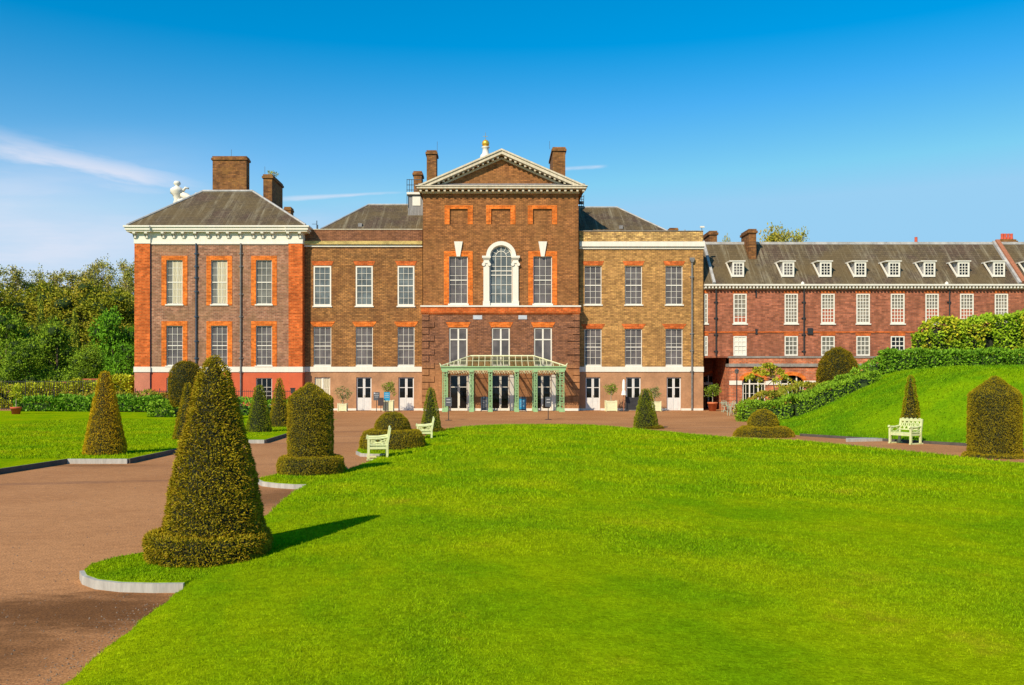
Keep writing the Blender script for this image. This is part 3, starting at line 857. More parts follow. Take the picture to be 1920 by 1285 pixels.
def grit():
    n = 2600; y = 6.5 + np.random.rand(n) ** 1.6 * 22; x = -3.3 - np.random.rand(n) ** 1.7 * 9; kk = ~inside_oval(x, y) & (x > -11.6) & (x > px(-20, 1) * y)
    m_ = 1500; t_ = np.random.randint(0, len(OV), m_); ex = np.array([OV[i] for i in t_]); sel = (ex[:, 0] < 0) & (ex[:, 1] > 6); ex = ex[sel] + np.random.normal(0, .10, (sel.sum(), 2)) - np.array([[.14, 0]])
    P = np.concatenate([np.stack([x, y], 1)[kk], ex[~inside_oval(ex[:, 0], ex[:, 1])]]); n = len(P); r = .004 + .009 * np.random.rand(n) ** 2
    mb = MB()
    for (a, b), q in zip(P, r):
        th = random.random() * 6.28; c_, s_ = math.cos(th) * q, math.sin(th) * q
        mb.add([(a + c_, b + s_, 0), (a - s_, b + c_, 0), (a - c_ * .9, b - s_ * .9, 0), (a + s_, b - c_, 0), (a + .3 * c_, b + .2 * s_, q * 1.1)], [(0, 1, 4), (1, 2, 4), (2, 3, 4), (3, 0, 4)])
    tag(mb.make('loose_grit', MT['grit']), 'loose pale grit scattered on the drive and along the lawn edge', 'grit', kind='stuff')


plain('grit', (.26, .185, .13), .9, .4, 30)
grit()

# ================================================================== BUILDINGS
WY = 74.9


class Face:
    """a facade plane at depth Y; positions are read in the frame of a 1920 px wide picture and turned into metres on that plane"""
    def __init__(s, Y): s.Y = Y
    def X(s, x): return px(x, s.Y)
    def Z(s, y): return pz(y, s.Y)


def wall_sheet(mb, fc, x0, x1, y0, y1, holes, depth=.28):
    """holes: px rectangles (x0,x1,ytop,ybottom)."""
    xs = sorted({x0, x1} | {h[0] for h in holes} | {h[1] for h in holes}); ys = sorted({y0, y1} | {min(max(h[2], y0), y1) for h in holes} | {min(max(h[3], y0), y1) for h in holes})
    for i in range(len(xs) - 1):
        for j in range(len(ys) - 1):
            cx, cy = (xs[i] + xs[i + 1]) / 2, (ys[j] + ys[j + 1]) / 2
            if any(h[0] < cx < h[1] and h[2] < cy < h[3] for h in holes): continue
            a, b, t_, b_ = fc.X(xs[i]), fc.X(xs[i + 1]), fc.Z(ys[j]), fc.Z(ys[j + 1])
            mb.quad((a, fc.Y, b_), (b, fc.Y, b_), (b, fc.Y, t_), (a, fc.Y, t_))
    for h in holes:
        a, b, t_, b_ = fc.X(h[0]), fc.X(h[1]), fc.Z(max(h[2], y0)), fc.Z(min(h[3], y1)); y0_, y1_ = fc.Y, fc.Y + depth
        mb.quad((a, y0_, b_), (a, y0_, t_), (a, y1_, t_), (a, y1_, b_)); mb.quad((b, y0_, b_), (b, y1_, b_), (b, y1_, t_), (b, y0_, t_))
        if h[2] >= y0: mb.quad((a, y0_, t_), (b, y0_, t_), (b, y1_, t_), (a, y1_, t_))
        if h[3] <= y1: mb.quad((a, y0_, b_), (a, y1_, b_), (b, y1_, b_), (b, y0_, b_))


def wall_block(mb, fc, x0, x1, y0, y1, holes, back, z_bottom=None):
    wall_sheet(mb, fc, x0, x1, y0, y1, holes)
    a, b, t_, b_ = fc.X(x0), fc.X(x1), fc.Z(y0), fc.Z(y1) if z_bottom is None else z_bottom
    Yb = fc.Y + back
    mb.quad((a, fc.Y, b_), (a, fc.Y, t_), (a, Yb, t_), (a, Yb, b_)); mb.quad((b, fc.Y, b_), (b, Yb, b_), (b, Yb, t_), (b, fc.Y, t_))
    mb.quad((a, Yb, b_), (a, Yb, t_), (b, Yb, t_), (b, Yb, b_)); mb.quad((a, fc.Y, t_), (b, fc.Y, t_), (b, Yb, t_), (a, Yb, t_))


def fbox(mb, fc, x0, x1, y0, y1, out, inn=.0):
    """box on the facade: sticks out by `out`, reaches in by `inn`"""
    return mb.box(fc.X(x0), fc.X(x1), fc.Y - out, fc.Y + inn, fc.Z(y1), fc.Z(y0))


def window(parent, fc, x0, x1, y0, y1, cols, rows, pane='glass_grey', sill=True, recess=.16, fw=.055, bw=.027, rail=True, name='window', frame='paint_white', mull=0., glassname='pane', trans=None, curtain=None, label=None, lintel=None, sillw=.10, blind=None):
    X0, X1, Z0, Z1 = fc.X(x0), fc.X(x1), fc.Z(y1), fc.Z(y0); Yw = fc.Y + recess; m = MB(); g = .004
    X0 += g; X1 -= g; Z0 += g; Z1 -= g
    th = .07
    m.box(X0, X0 + fw, Yw - th, Yw + .02, Z0, Z1); m.box(X1 - fw, X1, Yw - th, Yw + .02, Z0, Z1)
    m.box(X0 + fw, X1 - fw, Yw - th, Yw + .02, Z1 - fw, Z1); m.box(X0 + fw, X1 - fw, Yw - th, Yw + .02, Z0, Z0 + fw * 1.3)
    iX0, iX1, iZ0, iZ1 = X0 + fw, X1 - fw, Z0 + fw * 1.3, Z1 - fw
    mid = (iZ0 + iZ1) / 2
    for i in range(1, cols):
        x = iX0 + (iX1 - iX0) * i / cols; w_ = max(bw, mull if (mull and i * 2 == cols) else 0)
        m.box(x - w_ / 2, x + w_ / 2, Yw - th * .8, Yw, iZ0, iZ1)
    for j in range(1, rows):
        z = iZ0 + (iZ1 - iZ0) * j / rows; m.box(iX0, iX1, Yw - th * .72, Yw, z - bw / 2, z + bw / 2)
    if rail: m.box(iX0, iX1, Yw - th * .9, Yw, mid - .035, mid + .035) if not rows % 2 == 0 else m.box(iX0, iX1, Yw - th * .95, Yw, mid - .04, mid + .04)
    if trans is not None:
        z = fc.Z(trans); m.box(iX0, iX1, Yw - th * .97, Yw, z - .05, z + .05)
    w = m.make(name, MT[frame], parent)
    if label: w['label'] = label
    p = MB(); p.quad((X0, Yw - .012, Z0), (X1, Yw - .012, Z0), (X1, Yw - .012, Z1), (X0, Yw - .012, Z1)); p.make(glassname, MT[pane], w)
    if sill:
        s = MB(); s.box(fc.X(x0) - .08, fc.X(x1) + .08, fc.Y - .09, fc.Y + recess - .075, fc.Z(y1) - sillw, fc.Z(y1) + .003); s.make('sill', MT['stone_white'], w)
    if curtain:
        cm = MB(); a, b = curtain; n = 14; xa, xb = X0 + fw + (iX1 - iX0) * a, X0 + fw + (iX1 - iX0) * b
        for i in range(n):
            u0, u1 = xa + (xb - xa) * i / n, xa + (xb - xa) * (i + 1) / n; d0, d1 = (.016 if i % 2 else -.07), (-.07 if i % 2 else .016)
            cm.quad((u0, Yw - .028 + d0 * .3, Z0 + .1), (u1, Yw - .028 + d1 * .3, Z0 + .1), (u1, Yw - .028 + d1 * .3, Z1 - .12), (u0, Yw - .028 + d0 * .3, Z1 - .12))
        cm.make('curtain', MT['curtain'], w)
    if blind:
        cm = MB(); f0, f1, mt_ = blind; z0_, z1_ = iZ0 + (iZ1 - iZ0) * f0, iZ0 + (iZ1 - iZ0) * f1
        cm.quad((iX0, Yw - .02, z0_), (iX1, Yw - .02, z0_), (iX1, Yw - .02, z1_), (iX0, Yw - .02, z1_)); cm.make('blind', MT[mt_], w)
    if lintel:
        y0l, y1l, ex, mt_ = lintel
        l = MB(); l.prism([(fc.X(x0 - 1), fc.Z(y1l)), (fc.X(x1 + 1), fc.Z(y1l)), (fc.X(x1 + ex), fc.Z(y0l)), (fc.X(x0 - ex), fc.Z(y0l))], fc.Y - .025, fc.Y + .003); l.make('lintel', MT[mt_], w)
    return w


def surround(parent, fc, x0, x1, y0, y1, t, mat, top=None, out=.03):
    m = MB(); top = top or t
    fbox(m, fc, x0 - t, x0, y0 - top, y1, out, .004); fbox(m, fc, x1, x1 + t, y0 - top, y1, out, .004); fbox(m, fc, x0, x1, y0 - top, y0, out + .003, .004)
    return m.make('surround', MT[mat], parent)


def glazed_door(parent, fc, x0, x1, y0, y1, ypanel, ytr, pane='glass_dark', recess=.2, frame='paint_door', mull=.10):
    X0, X1, Z0, Z1 = fc.X(x0) + .004, fc.X(x1) - .004, max(fc.Z(y1), .0) + .01, fc.Z(y0) - .004; Yw = fc.Y + recess; m = MB(); fw = .09
    m.box(X0, X0 + fw, Yw - .07, Yw + .02, Z0, Z1); m.box(X1 - fw, X1, Yw - .07, Yw + .02, Z0, Z1); m.box(X0 + fw, X1 - fw, Yw - .07, Yw + .02, Z1 - fw, Z1)
    xm = (X0 + X1) / 2; zp = fc.Z(ypanel); zt = fc.Z(ytr)
    for a, b in ((X0 + fw, xm - .006), (xm + .006, X1 - fw)):
        m.box(a, b, Yw - .05, Yw, Z0, zp)                                  # solid lower panel
        m.box(a + .12, b - .12, Yw - .062, Yw - .048, Z0 + .12, zp - .12)     # raised field
    m.box(xm - mull, xm - .006, Yw - .052, Yw, zp, Z1 - fw); m.box(xm + .006, xm + mull, Yw - .052, Yw, zp, Z1 - fw)
    m.box(X0 + fw, xm - mull, Yw - .045, Yw, zt - .03, zt + .03); m.box(xm + mull, X1 - fw, Yw - .045, Yw, zt - .03, zt + .03)
    d = m.make('door', MT[frame], parent)
    p = MB(); p.quad((X0, Yw - .01, zp), (X1, Yw - .01, zp), (X1, Yw - .01, Z1), (X0, Yw - .01, Z1)); p.make('pane', MT[pane], d)
    h = MB(); h.tube([(xm + .05, Yw - .09, zp + .05), (xm + .05, Yw - .09, zp + .22)], .015, 6); h.make('handle', MT['brass'], d)
    return d


def pipe(parent, fc, x, y0, y1, mat='iron_black', r=.065, hopper=True, rings=(), out=.12, name='drainpipe_or_shade_strip'):
    X = fc.X(x); Yp = fc.Y - out; m = MB(); zb = max(fc.Z(y1), .02)
    m.tube([(X, Yp, zb), (X, Yp, fc.Z(y0))], r, 8)
    if hopper:
        z = fc.Z(y0); m.prism([(X - .10, z - .02), (X + .10, z - .02), (X + .2, z + .22), (X + .2, z + .36), (X - .2, z + .36), (X - .2, z + .22)], Yp - .12, Yp + out - .005)
    for ry in rings:
        z = fc.Z(ry); m.tube([(X, Yp, z - .07), (X, Yp, z + .07)], r * 1.45, 8); m.box(X - .17, X + .17, Yp + r * .6, Yp + out - .004, z - .05, z + .05)
    return m.make(name, MT[mat], parent)


def chimney(parent, x0, x1, y0, Y, depth, zb, mat='brick_chimney', cap='brick_chimney', capover=.1, caph=.35, rod=None, name='chimney'):
    a, b, t_ = px(x0, Y), px(x1, Y), pz(y0, Y); m = MB()
    m.box(a, b, Y, Y + depth, zb, t_ - caph); c = m.make(name, MT[mat], parent)
    k = MB(); k.box(a - capover, b + capover, Y - capover, Y + depth + capover, t_ - caph, t_ - caph * .45)
    k.box(a - capover * .2, b + capover * .2, Y - capover * .2, Y + depth + capover * .2, t_ - caph * .45, t_); k.make('chimney_cap', MT[cap], c)
    if rod:
        r = MB(); xr = px(rod[0], Y); r.tube([(xr, Y + .3, t_ - .1), (xr, Y + .3, pz(rod[1], Y))], .016, 5); r.make('lightning_rod', MT['iron_grey'], c)
    return c


# ---------------------------------------------------------------- left pavilion
fp = Face(WY - .68); fq = Face(WY - .84)
pav = thing('palace_pavilion', 'red brick palace pavilion with orange corner piers, white bracketed cornice and slate hip roof', 'building', (fp.X(410), fp.Y, 0))
cols_ = [(312, 342.5), (396, 426.5), (480, 510)]
holes = [(a, b, 488, 571) for a, b in cols_] + [(a, b, 611, 686) for a, b in cols_]
m = MB(); wall_block(m, fp, 281, 541, 457, 688, holes, 16); m.make('wall', MT['brick_pavilion'], pav)
m = MB(); wall_block(m, fp, 281, 541, 698, 773, [(a, b, 709, 760) for a, b in cols_], 16, 0); m.make('basement_wall', MT['render_red'], pav)
for x0, x1, mt_ in ((252, 281, 'render_pink'), (541, 567, 'render_red')):
    m = MB(); wall_block(m, fq, x0, x1, 457, 688, [], 16.1); m.make('corner_pier', MT['brick_orange'], pav)
    m = MB(); wall_block(m, fq, x0, x1, 698, 773, [], 16.1, 0); m.make('pier_base', MT[mt_], pav)
m = MB(); m.box(fp.X(281), fp.X(541), fp.Y - .06, fp.Y + 16, fp.Z(698), fp.Z(688))
for x0, x1 in ((252, 281), (541, 567)): m.box(fq.X(x0) - .05, fq.X(x1) + .05, fq.Y - .06, fq.Y + 16.2, fq.Z(698), fq.Z(688))
m.make('plat_band', MT['stone_white'], pav)
m = MB(); m.box(fp.X(281), fp.X(541), fp.Y - .05, fp.Y + 16, fp.Z(457), fp.Z(436))
for x0, x1 in ((252, 281), (541, 567)): m.box(fq.X(x0) - .04, fq.X(x1) + .04, fq.Y - .04, fq.Y + 16.2, fq.Z(457), fq.Z(436))
m.box(fp.X(281), fp.X(541), fp.Y - .10, fp.Y - .05, fp.Z(458.5), fp.Z(455.5))
m.make('frieze', MT['stone_white'], pav)
# cornice: soffit slab plus two mouldings, breaking forward over the piers
m = MB(); ov = .50
for i, (x0, x1, Yf) in enumerate(((281, 541, fp.Y), (252, 285, fq.Y), (537, 567, fq.Y))):
    fa = Face(Yf); e0 = .60 if i == 1 else 0; e1 = .55 if i == 2 else 0
    for (ya, yb, o_) in ((436, 433, ov - .1), (433, 428, ov), (428, 425, ov + .1)):
        m.box(fa.X(x0) - e0 - (o_ - ov if e0 else 0), fa.X(x1) + e1 + (o_ - ov if e1 else 0), Yf - o_, Yf + 16 + e0, fa.Z(ya) + .001 * i, fa.Z(yb) + .001 * i)
cor = m.make('cornice', MT['stone_white'], pav)
bpx = [254, 276, 307, 326.5, 344.5, 367.5, 391.5, 409.5, 428.5, 451.5, 475.5, 493, 512, 541, 563]
for i, x in enumerate(bpx):
    fa = fq if (x < 281 or x > 540) else fp; m = MB(); X = fa.X(x) if 0 < i < 14 else fa.X(x); zt, zb = fa.Z(436), fa.Z(447.5)
    m.add([(X - .11, fa.Y - .05, zb), (X + .11, fa.Y - .05, zb), (X + .11, fa.Y - .16, zb + .03), (X - .11, fa.Y - .16, zb + .03), (X - .11, fa.Y - .05, zt), (X + .11, fa.Y - .05, zt), (X + .11, fa.Y - .38, zt), (X - .11, fa.Y - .38, zt),
           (X - .11, fa.Y - .18, (zt + zb) / 2), (X + .11, fa.Y - .18, (zt + zb) / 2), (X + .11, fa.Y - .36, zt - .14), (X - .11, fa.Y - .36, zt - .14)],
          [(0, 3, 2, 1), (4, 5, 6, 7), (3, 8, 9, 2), (8, 11, 10, 9), (11, 7, 6, 10), (0, 4, 7, 11), (0, 11, 8, 3), (1, 2, 9, 10), (1, 10, 6, 5)])
    m.make('bracket', MT['stone_white'], cor)
for i, (a, b) in enumerate(cols_):
    w = window(pav, fp, a, b, 488, 571, 3, 6, 'glass_mid', curtain=((.34, 1.) if i < 2 else None), label=('window with a drawn cream curtain' if i < 2 else None))
    surround(w, fp, a, b, 488, 573, 9, 'brick_orange_light', 8)
    w = window(pav, fp, a, b, 611, 686, 3, 5, 'glass_grey')
    surround(w, fp, a, b, 611, 688, 9, 'brick_orange_light', 8.5)
    window(pav, fp, a, b, 709, 760, 3, 3, 'glass_dark', sill=False)
# hip roof with lead hips
Yr = fp.Y + 5.2; zr = pz(359.5, Yr); ze = fp.Z(425) + .02; xa, xb = fp.X(252) - .4, fp.X(567) + .35; ra, rb = px(380, Yr), px(474, Yr); yb_ = fp.Y + 16
ye = fp.Y - .5
m = MB(); m.add([(xa, ye, ze), (xb, ye, ze), (rb, Yr, zr), (ra, Yr, zr), (xa, yb_, ze), (xb, yb_, ze), (rb, yb_ - 4.5, zr), (ra, yb_ - 4.5, zr)],
                [(0, 1, 2, 3), (1, 5, 6, 2), (5, 4, 7, 6), (4, 0, 3, 7), (3, 2, 6, 7)])
rf = m.make('roof', MT['slate'], pav)
m = MB(); m.tube([(xa, ye, ze + .03), (ra, Yr, zr + .03)], .10, 6); m.tube([(xb, ye, ze + .03), (rb, Yr, zr + .03)], .10, 6); m.tube([(ra, Yr, zr + .04), (rb, Yr, zr + .04)], .12, 6)
m.tube([(rb, Yr, zr + .03), (rb, yb_ - 4.5, zr + .03)], .1, 6); m.tube([(ra, Yr, zr + .03), (ra, yb_ - 4.5, zr + .03)], .1, 6)
m.make('hip_capping', MT['lead_light'], rf)
chimney(pav, 398.5, 462, 293, Yr + 1.2, 1.0, zr - 1, rod=(432, 279))
c2 = chimney(pav, 493.5, 510, 327, Yr + .8, 4.0, ze, rod=(495, 311))
P, N = blob_crown([(px(513, Yr + 2), Yr + 2, pz(327, Yr + 2) + .02, .35, .22), (px(506, Yr + 1.5), Yr + 1.5, pz(326, Yr + 2), .2, .15)], 260, .12)
off = OFF[pav]; link_mesh('weed', leaf_mesh('weed', P - np.array(off), N, .13, MT['wisteria_leaf'], quad=True, width=.4), c2)
chimney(pav, 533, 545, 388, fp.Y + 13, 1.2, 13, capover=.06)
pipe(pav, fp, 368.5, 457, 773, 'iron_blue', rings=(476, 500, 521, 547, 594, 640, 672), hopper=False)
pipe(pav, fp, 452, 457, 773, 'pipe_grey', rings=(476, 500, 552, 594, 640, 672, 698), hopper=False)
m = MB(); fbox(m, fp, 281.3, 283.3, 440, 773, .1, -.01); m.make('drainpipe_or_shade_strip', MT['iron_blue'], pav)  # dark strip added for the shade beside the corner pier, no pipe here

# ---------------------------------------------------------------- wings
def wing(label, name, x0, x1, brickmat, renmat, parmat, cols, ypar, ycor, lint_up, lint_lo, cormats, upY, loY, doorcols, doorkinds, upper_flush, xe0, xe1):
    fw = Face(WY); w = thing(name, label, 'building', (fw.X((x0 + x1) / 2), fw.Y, 0))
    holes = [(a, b, upY[0], upY[1]) for a, b in cols] + [(a, b, loY[0], loY[1]) for a, b in cols]
    m = MB(); wall_block(m, fw, x0, x1, ycor[1], 688, holes, 14); m.make('wall', MT[brickmat], w)
    m = MB(); wall_block(m, fw, x0, x1, 697, 773, [(a, b, 707.5, 773) for a, b in doorcols], 14, 0); m.make('basement_wall', MT[renmat], w)
    m = MB(); fbox(m, fw, x0, x1 + (.8 if xe1 else 0), 697.5, 688, .07, 14); m.make('plat_band', MT['stone_white'], w)
    m = MB(); fbox(m, fw, x0, x1, ypar, ycor[0] + .4, .0, .5)
    m.box(fw.X(x0), fw.X(x1), fw.Y + .5, fw.Y + 14, fw.Z(ycor[0]), fw.Z(ycor[0]) + .2); m.make('parapet', MT[parmat], w)
    m = MB(); fbox(m, fw, x0, x1 + (1.2 if xe1 else 0), ycor[1] - 4, ycor[1], .12, 14); m.make('string_course', MT['stone_white'], w)
    m = MB(); fbox(m, fw, x0, x1 + (2 if xe1 else 0), ycor[0], ycor[1] - 4.4, .26, 13.9); m.make('cornice', MT[cormats], w)
    m = MB(); fbox(m, fw, x0, x1, ypar - 1.3, ypar, .05, .6); m.make('coping', MT['stone_grey'] if not upper_flush else MT['stone_cream'], w)
    for i, (a, b) in enumerate(cols):
        window(w, fw, a, b, upY[0], upY[1], 3, 6, 'glass_blue' if upper_flush else 'glass_grey', recess=(.07 if upper_flush else .16), fw=(.11 if upper_flush else .055), lintel=(upY[0] - 9, upY[0] - 1, 4.5, lint_up))
        window(w, fw, a, b, loY[0], loY[1], 3, 5, 'glass_grey', sill=False, lintel=(loY[0] - 9.5, loY[0] - .5, 7, lint_lo))
        s = MB(); fbox(s, fw, a, b, 685.5, 688, .03, .1); s.make('sill', MT['stone_white'], w)
    for (a, b), k in zip(doorcols, doorkinds):
        if k == 'win':
            window(w, fw, a, b, 707.5, 752, 2, 2, 'glass_light', sill=False, mull=.14, rail=False, label='cream curtained casement with a low wall beneath', curtain=(0, 1))
            m = MB(); fbox(m, fw, a, b, 752, 773, -.02, .3); m.make('apron_wall', MT[renmat], w)
        else: glazed_door(w, fw, a, b, 707.5, 771, 746, 727)
    m = MB(); last = x0
    for a, b in list(doorcols) + [(x1, x1)]:
        if a > last: fbox(m, fw, last, a, 766, 773, .05, .0)
        last = b
    m.make('skirting', MT['stone_white'], w)
    return w, fw


lw, fw_ = wing('brown brick palace wing between the red pavilion and the pedimented centre', 'palace_wing', 560, 792, 'brick_brown', 'render_tan', 'brick_base',
               [(588, 621), (667, 699), (745.5, 777)], 431, (453, 463.5), 'brick_orange', 'brick_orange_light', 'stone_lichen', (499, 574), (613, 685.5), [(590, 619), (668, 696.5), (747, 776)], ('win', 'door', 'door'), True, 0, 0)
rw, fr_ = wing('yellow brick palace wing right of the pedimented centre block', 'palace_wing', 1086, 1318.5, 'brick_yellow', 'render_tan', 'brick_parapet',
               [(1096, 1128), (1172, 1204), (1248, 1280)], 434, (454, 467.5), 'brick_orange', 'brick_orange', 'stone_white', (499, 571.5), (617, 685.5), [(1098, 1125.5), (1174, 1201.5), (1250, 1277)], ('door', 'door', 'door'), False, 0, 1)
pipe(rw, fr_, 1297, 492, 771, 'pipe_grey', rings=(520, 626, 658, 697), r=.075, hopper=True)
# roofs behind the parapets
def lowroof(parent, xe, xr, xc, ye_, yr_, Ye=WY + 1.2, Yr=WY + 6.5, side=-1):
    ze, zr = pz(ye_, Ye), pz(yr_, Yr); m = MB(); a, b, c = px(xe, Ye), px(xr, Yr), px(xc, Yr)
    c0 = px(xc, Ye)
    vs = [(a, Ye, ze), (c0, Ye, ze), (c0, Yr, zr), (b, Yr, zr), (a, Ye + 11, ze), (c0, Ye + 11, ze)]
    fs = [(0, 1, 2, 3), (0, 3, 4), (3, 2, 5, 4)] if side < 0 else [(1, 0, 3, 2), (0, 4, 3), (3, 4, 5, 2)]
    m.add(vs, fs); r = m.make('roof', MT['slate'], parent)
    m = MB(); m.tube([(a, Ye, ze + .03), (b, Yr, zr + .03)], .07, 6); m.tube([(b, Yr, zr + .04), (c0, Yr, zr + .04)], .09, 6); m.make('hip_capping', MT['lead_light'], r)
    return r


r1 = lowroof(lw, 602, 690, 806, 430, 385)
r2 = lowroof(rw, 1252, 1158, 1070, 434, 390, side=1)
for rr_, x, y in ((r1, 675.5, 423), (r2, 1164, 427)):
    m = MB(); Yv = WY + 1.9; m.box(px(x - 3.5, Yv), px(x + 3.5, Yv), Yv - .2, Yv + .6, pz(y + 3, Yv), pz(y - 3.5, Yv)); v = m.make('roof_light', MT['lead'], rr_)
    m = MB(); m.box(px(x - 2.5, Yv), px(x + 2.5, Yv), Yv - .22, Yv - .19, pz(y + 2, Yv), pz(y - 2, Yv)); m.make('pane', MT['glass_light'], v) if False else None
m = MB(); Ya = WY + .8; m.tube([(px(594, Ya), Ya, pz(431, Ya)), (px(594, Ya), Ya, pz(414, Ya))], .035, 6); m.tube([(px(585, Ya), Ya, pz(420.5, Ya)), (px(594, Ya), Ya, pz(420.5, Ya))], .02, 5); m.tube([(px(595.5, Ya), Ya, pz(431, Ya)), (px(595.5, Ya), Ya, pz(422, Ya))], .05, 6)
tag(m.make('antenna', MT['iron_blue']), 'small dark antenna mast on the parapet beside the red pavilion', 'antenna')
chimney(rw, 1256, 1271, 427.5, WY + 3, 1.2, 13, capover=.05, caph=.2, name='chimney')
m = MB(); Ya = WY + .3; X = px(1316, Ya); z = pz(433, Ya)
m.tube([(X, Ya, z - .1), (X, Ya, z + .32)], .03, 6)
cc = thing('security_camera', 'small white security camera on the end of the yellow brick parapet', 'camera', (X, Ya, z))
b_ = m.make('post', MT['iron_grey'], cc); m = MB(); m.box(X - .15, X + .2, Ya - .08, Ya + .08, z + .25, z + .38); m.make('camera_body', MT['paint_white'], cc)
m = MB(); m.tube([(px(1284, WY + .3), WY + .3, pz(434, WY)), (px(1284, WY + .3), WY + .3, pz(430, WY))], .06, 8); m.make('roof_vent', MT['lead'], rw)

# ---------------------------------------------------------------- centre block
fc = Face(WY - .82); fl = Face(WY - .97)
cb = thing('palace_centre', 'tall brown brick palace centre block with white dentilled pediment and arched window', 'building', (fc.X(940), fc.Y, 0))
ucols = [(842, 877), (1000, 1035)]
blind = [(843, 877), (921, 957), (999, 1035)]
holes = [(a, b, 481, 570) for a, b in ucols] + [(a, b, 392, 421) for a, b in blind] + [(917.5, 960.5, 481, 570)]
# arched head is cut as a stepped fan below; wall cells around it:
m = MB()
xs_arch = [917.5 + 43 * i / 14 for i in range(15)]
holes2 = []
for i in range(14):
    xm = (xs_arch[i] + xs_arch[i + 1]) / 2; h = math.sqrt(max(0, 21.5 ** 2 - (xm - 939) ** 2)); holes2.append((xs_arch[i], xs_arch[i + 1], 481 - h - .6, 481))
def sheet_nr(m, f, x0, x1, y0, y1, holes):
    xs = sorted({x0, x1} | {h[0] for h in holes} | {h[1] for h in holes})
    for i in range(len(xs) - 1):
        cx = (xs[i] + xs[i + 1]) / 2; hs = sorted([(h[2], h[3]) for h in holes if h[0] < cx < h[1]]); y = y0
        for (a, b) in hs + [(y1, y1)]:
            if a > y: m.quad((f.X(xs[i]), f.Y, f.Z(a)), (f.X(xs[i + 1]), f.Y, f.Z(a)), (f.X(xs[i + 1]), f.Y, f.Z(y)), (f.X(xs[i]), f.Y, f.Z(y)))
            y = max(y, b)
sheet_nr(m, fc, 793, 1084.5, 350, 574, holes + holes2)
for h in holes:
    a, b, t_, b_ = fc.X(h[0]), fc.X(h[1]), fc.Z(h[2]), fc.Z(h[3]); y0_, y1_ = fc.Y, fc.Y + .28
    m.quad((a, y0_, b_), (a, y0_, t_), (a, y1_, t_), (a, y1_, b_)); m.quad((b, y0_, b_), (b, y1_, b_), (b, y1_, t_), (b, y0_, t_)); m.quad((a, y0_, b_), (a, y1_, b_), (b, y1_, b_), (b, y0_, b_))
    if h[0] != 917.5: m.quad((a, y0_, t_), (b, y0_, t_), (b, y1_, t_), (a, y1_, t_))
a, b, t_, b_ = fc.X(793), fc.X(1084.5), fc.Z(350), fc.Z(574); Yb = fc.Y + 12
m.quad((a, fc.Y, b_), (a, fc.Y, t_), (a, Yb, t_), (a, Yb, b_)); m.quad((b, fc.Y, b_), (b, Yb, b_), (b, Yb, t_), (b, fc.Y, t_)); m.quad((a, Yb, b_), (a, Yb, t_), (b, Yb, t_), (b, Yb, b_))
m.make('upper_wall', MT['brick_centre'], cb)
for a, b in blind:
    m = MB(); m.quad((fc.X(a), fc.Y + .11, fc.Z(421)), (fc.X(b), fc.Y + .11, fc.Z(421)), (fc.X(b), fc.Y + .11, fc.Z(392)), (fc.X(a), fc.Y + .11, fc.Z(392))); bw_ = m.make('blind_window', MT['brick_centre'], cb)
    surround(bw_, fc, a, b, 392, 421, 9.5, 'brick_orange_light', 7)
for a, b in ucols:
    w = window(cb, fc, a, b, 481, 570, 3, 5, 'glass_grey', sillw=.12); surround(w, fc, a, b, 481, 572, 9.5, 'brick_orange_light', 10)
    k = MB(); xm = (a + b) / 2; k.prism([(fc.X(xm - 3.2), fc.Z(481.5)), (fc.X(xm + 3.2), fc.Z(481.5)), (fc.X(xm + 8), fc.Z(453.5)), (fc.X(xm - 8), fc.Z(453.5))], fc.Y - .14, fc.Y + .01); k.make('keystone', MT['stone_white'], w)
# arched window
wv = MB(); xm = 939.5; Yw = fc.Y + .16
def arc(rad, y_s, n=16, x_c=939.5): return [(x_c + rad * math.cos(math.pi * i / n), y_s - rad * math.sin(math.pi * i / n)) for i in range(n + 1)]
for i in range(20):
    t0, t1 = math.pi * i / 20, math.pi * (i + 1) / 20
    for r0, r1, y0_, y1_ in ((18.8, 20.8, Yw - .08, Yw),):
        q = [(xm + r * math.cos(t), 481 - r * math.sin(t)) for r, t in ((r0, t0), (r1, t0), (r1, t1), (r0, t1))]; wv.prism([(fc.X(x), fc.Z(y)) for x, y in q], y0_, y1_)
    if True:
        q = [(xm + r * math.cos(t), 481 - r * math.sin(t)) for r, t in ((9.6, t0), (10.6, t0), (10.6, t1), (9.6, t1))]; wv.prism([(fc.X(x), fc.Z(y)) for x, y in q], Yw - .05, Yw - .002)
for t in (math.pi / 6, math.pi / 3, 2 * math.pi / 3, 5 * math.pi / 6): wv.bar((fc.X(xm + 10.6 * math.cos(t)), Yw - .025, fc.Z(481 - 10.6 * math.sin(t))), (fc.X(xm + 19 * math.cos(t)), Yw - .025, fc.Z(481 - 19 * math.sin(t))), .036)
for x in (918.7, 960.3): fbox(wv, Face(Yw), x - 1, x + 1, 481, 572, .08, .02)
for x in (929.5, 939.5, 950): wv.box(fc.X(x) - .02, fc.X(x) + .02, Yw - .055, Yw, fc.Z(570), fc.Z(481 if x != 939.5 else 462))
for y in (481, 499.5, 508, 516, 534, 551): wv.box(fc.X(919.7), fc.X(959.5), Yw - (.05 if y != 508 else .065), Yw - .004, fc.Z(y) - (.02 if y not in (508, 516) else .035), fc.Z(y) + (.02 if y not in (508, 516) else .035))
fbox(wv, fc, 918, 961, 568.5, 573.3, .08, .1)
aw = wv.make('arched_window', MT['paint_white'], cb)
g_ = MB(); pts = [(917.9, 572), (961, 572)] + arc(21.5, 481); n_ = len(pts)
g_.add([(fc.X(x), Yw + .004, fc.Z(y)) for x, y in pts], [tuple(range(n_))]); g_.make('pane', MT['glass_blue'], aw)
k = MB()
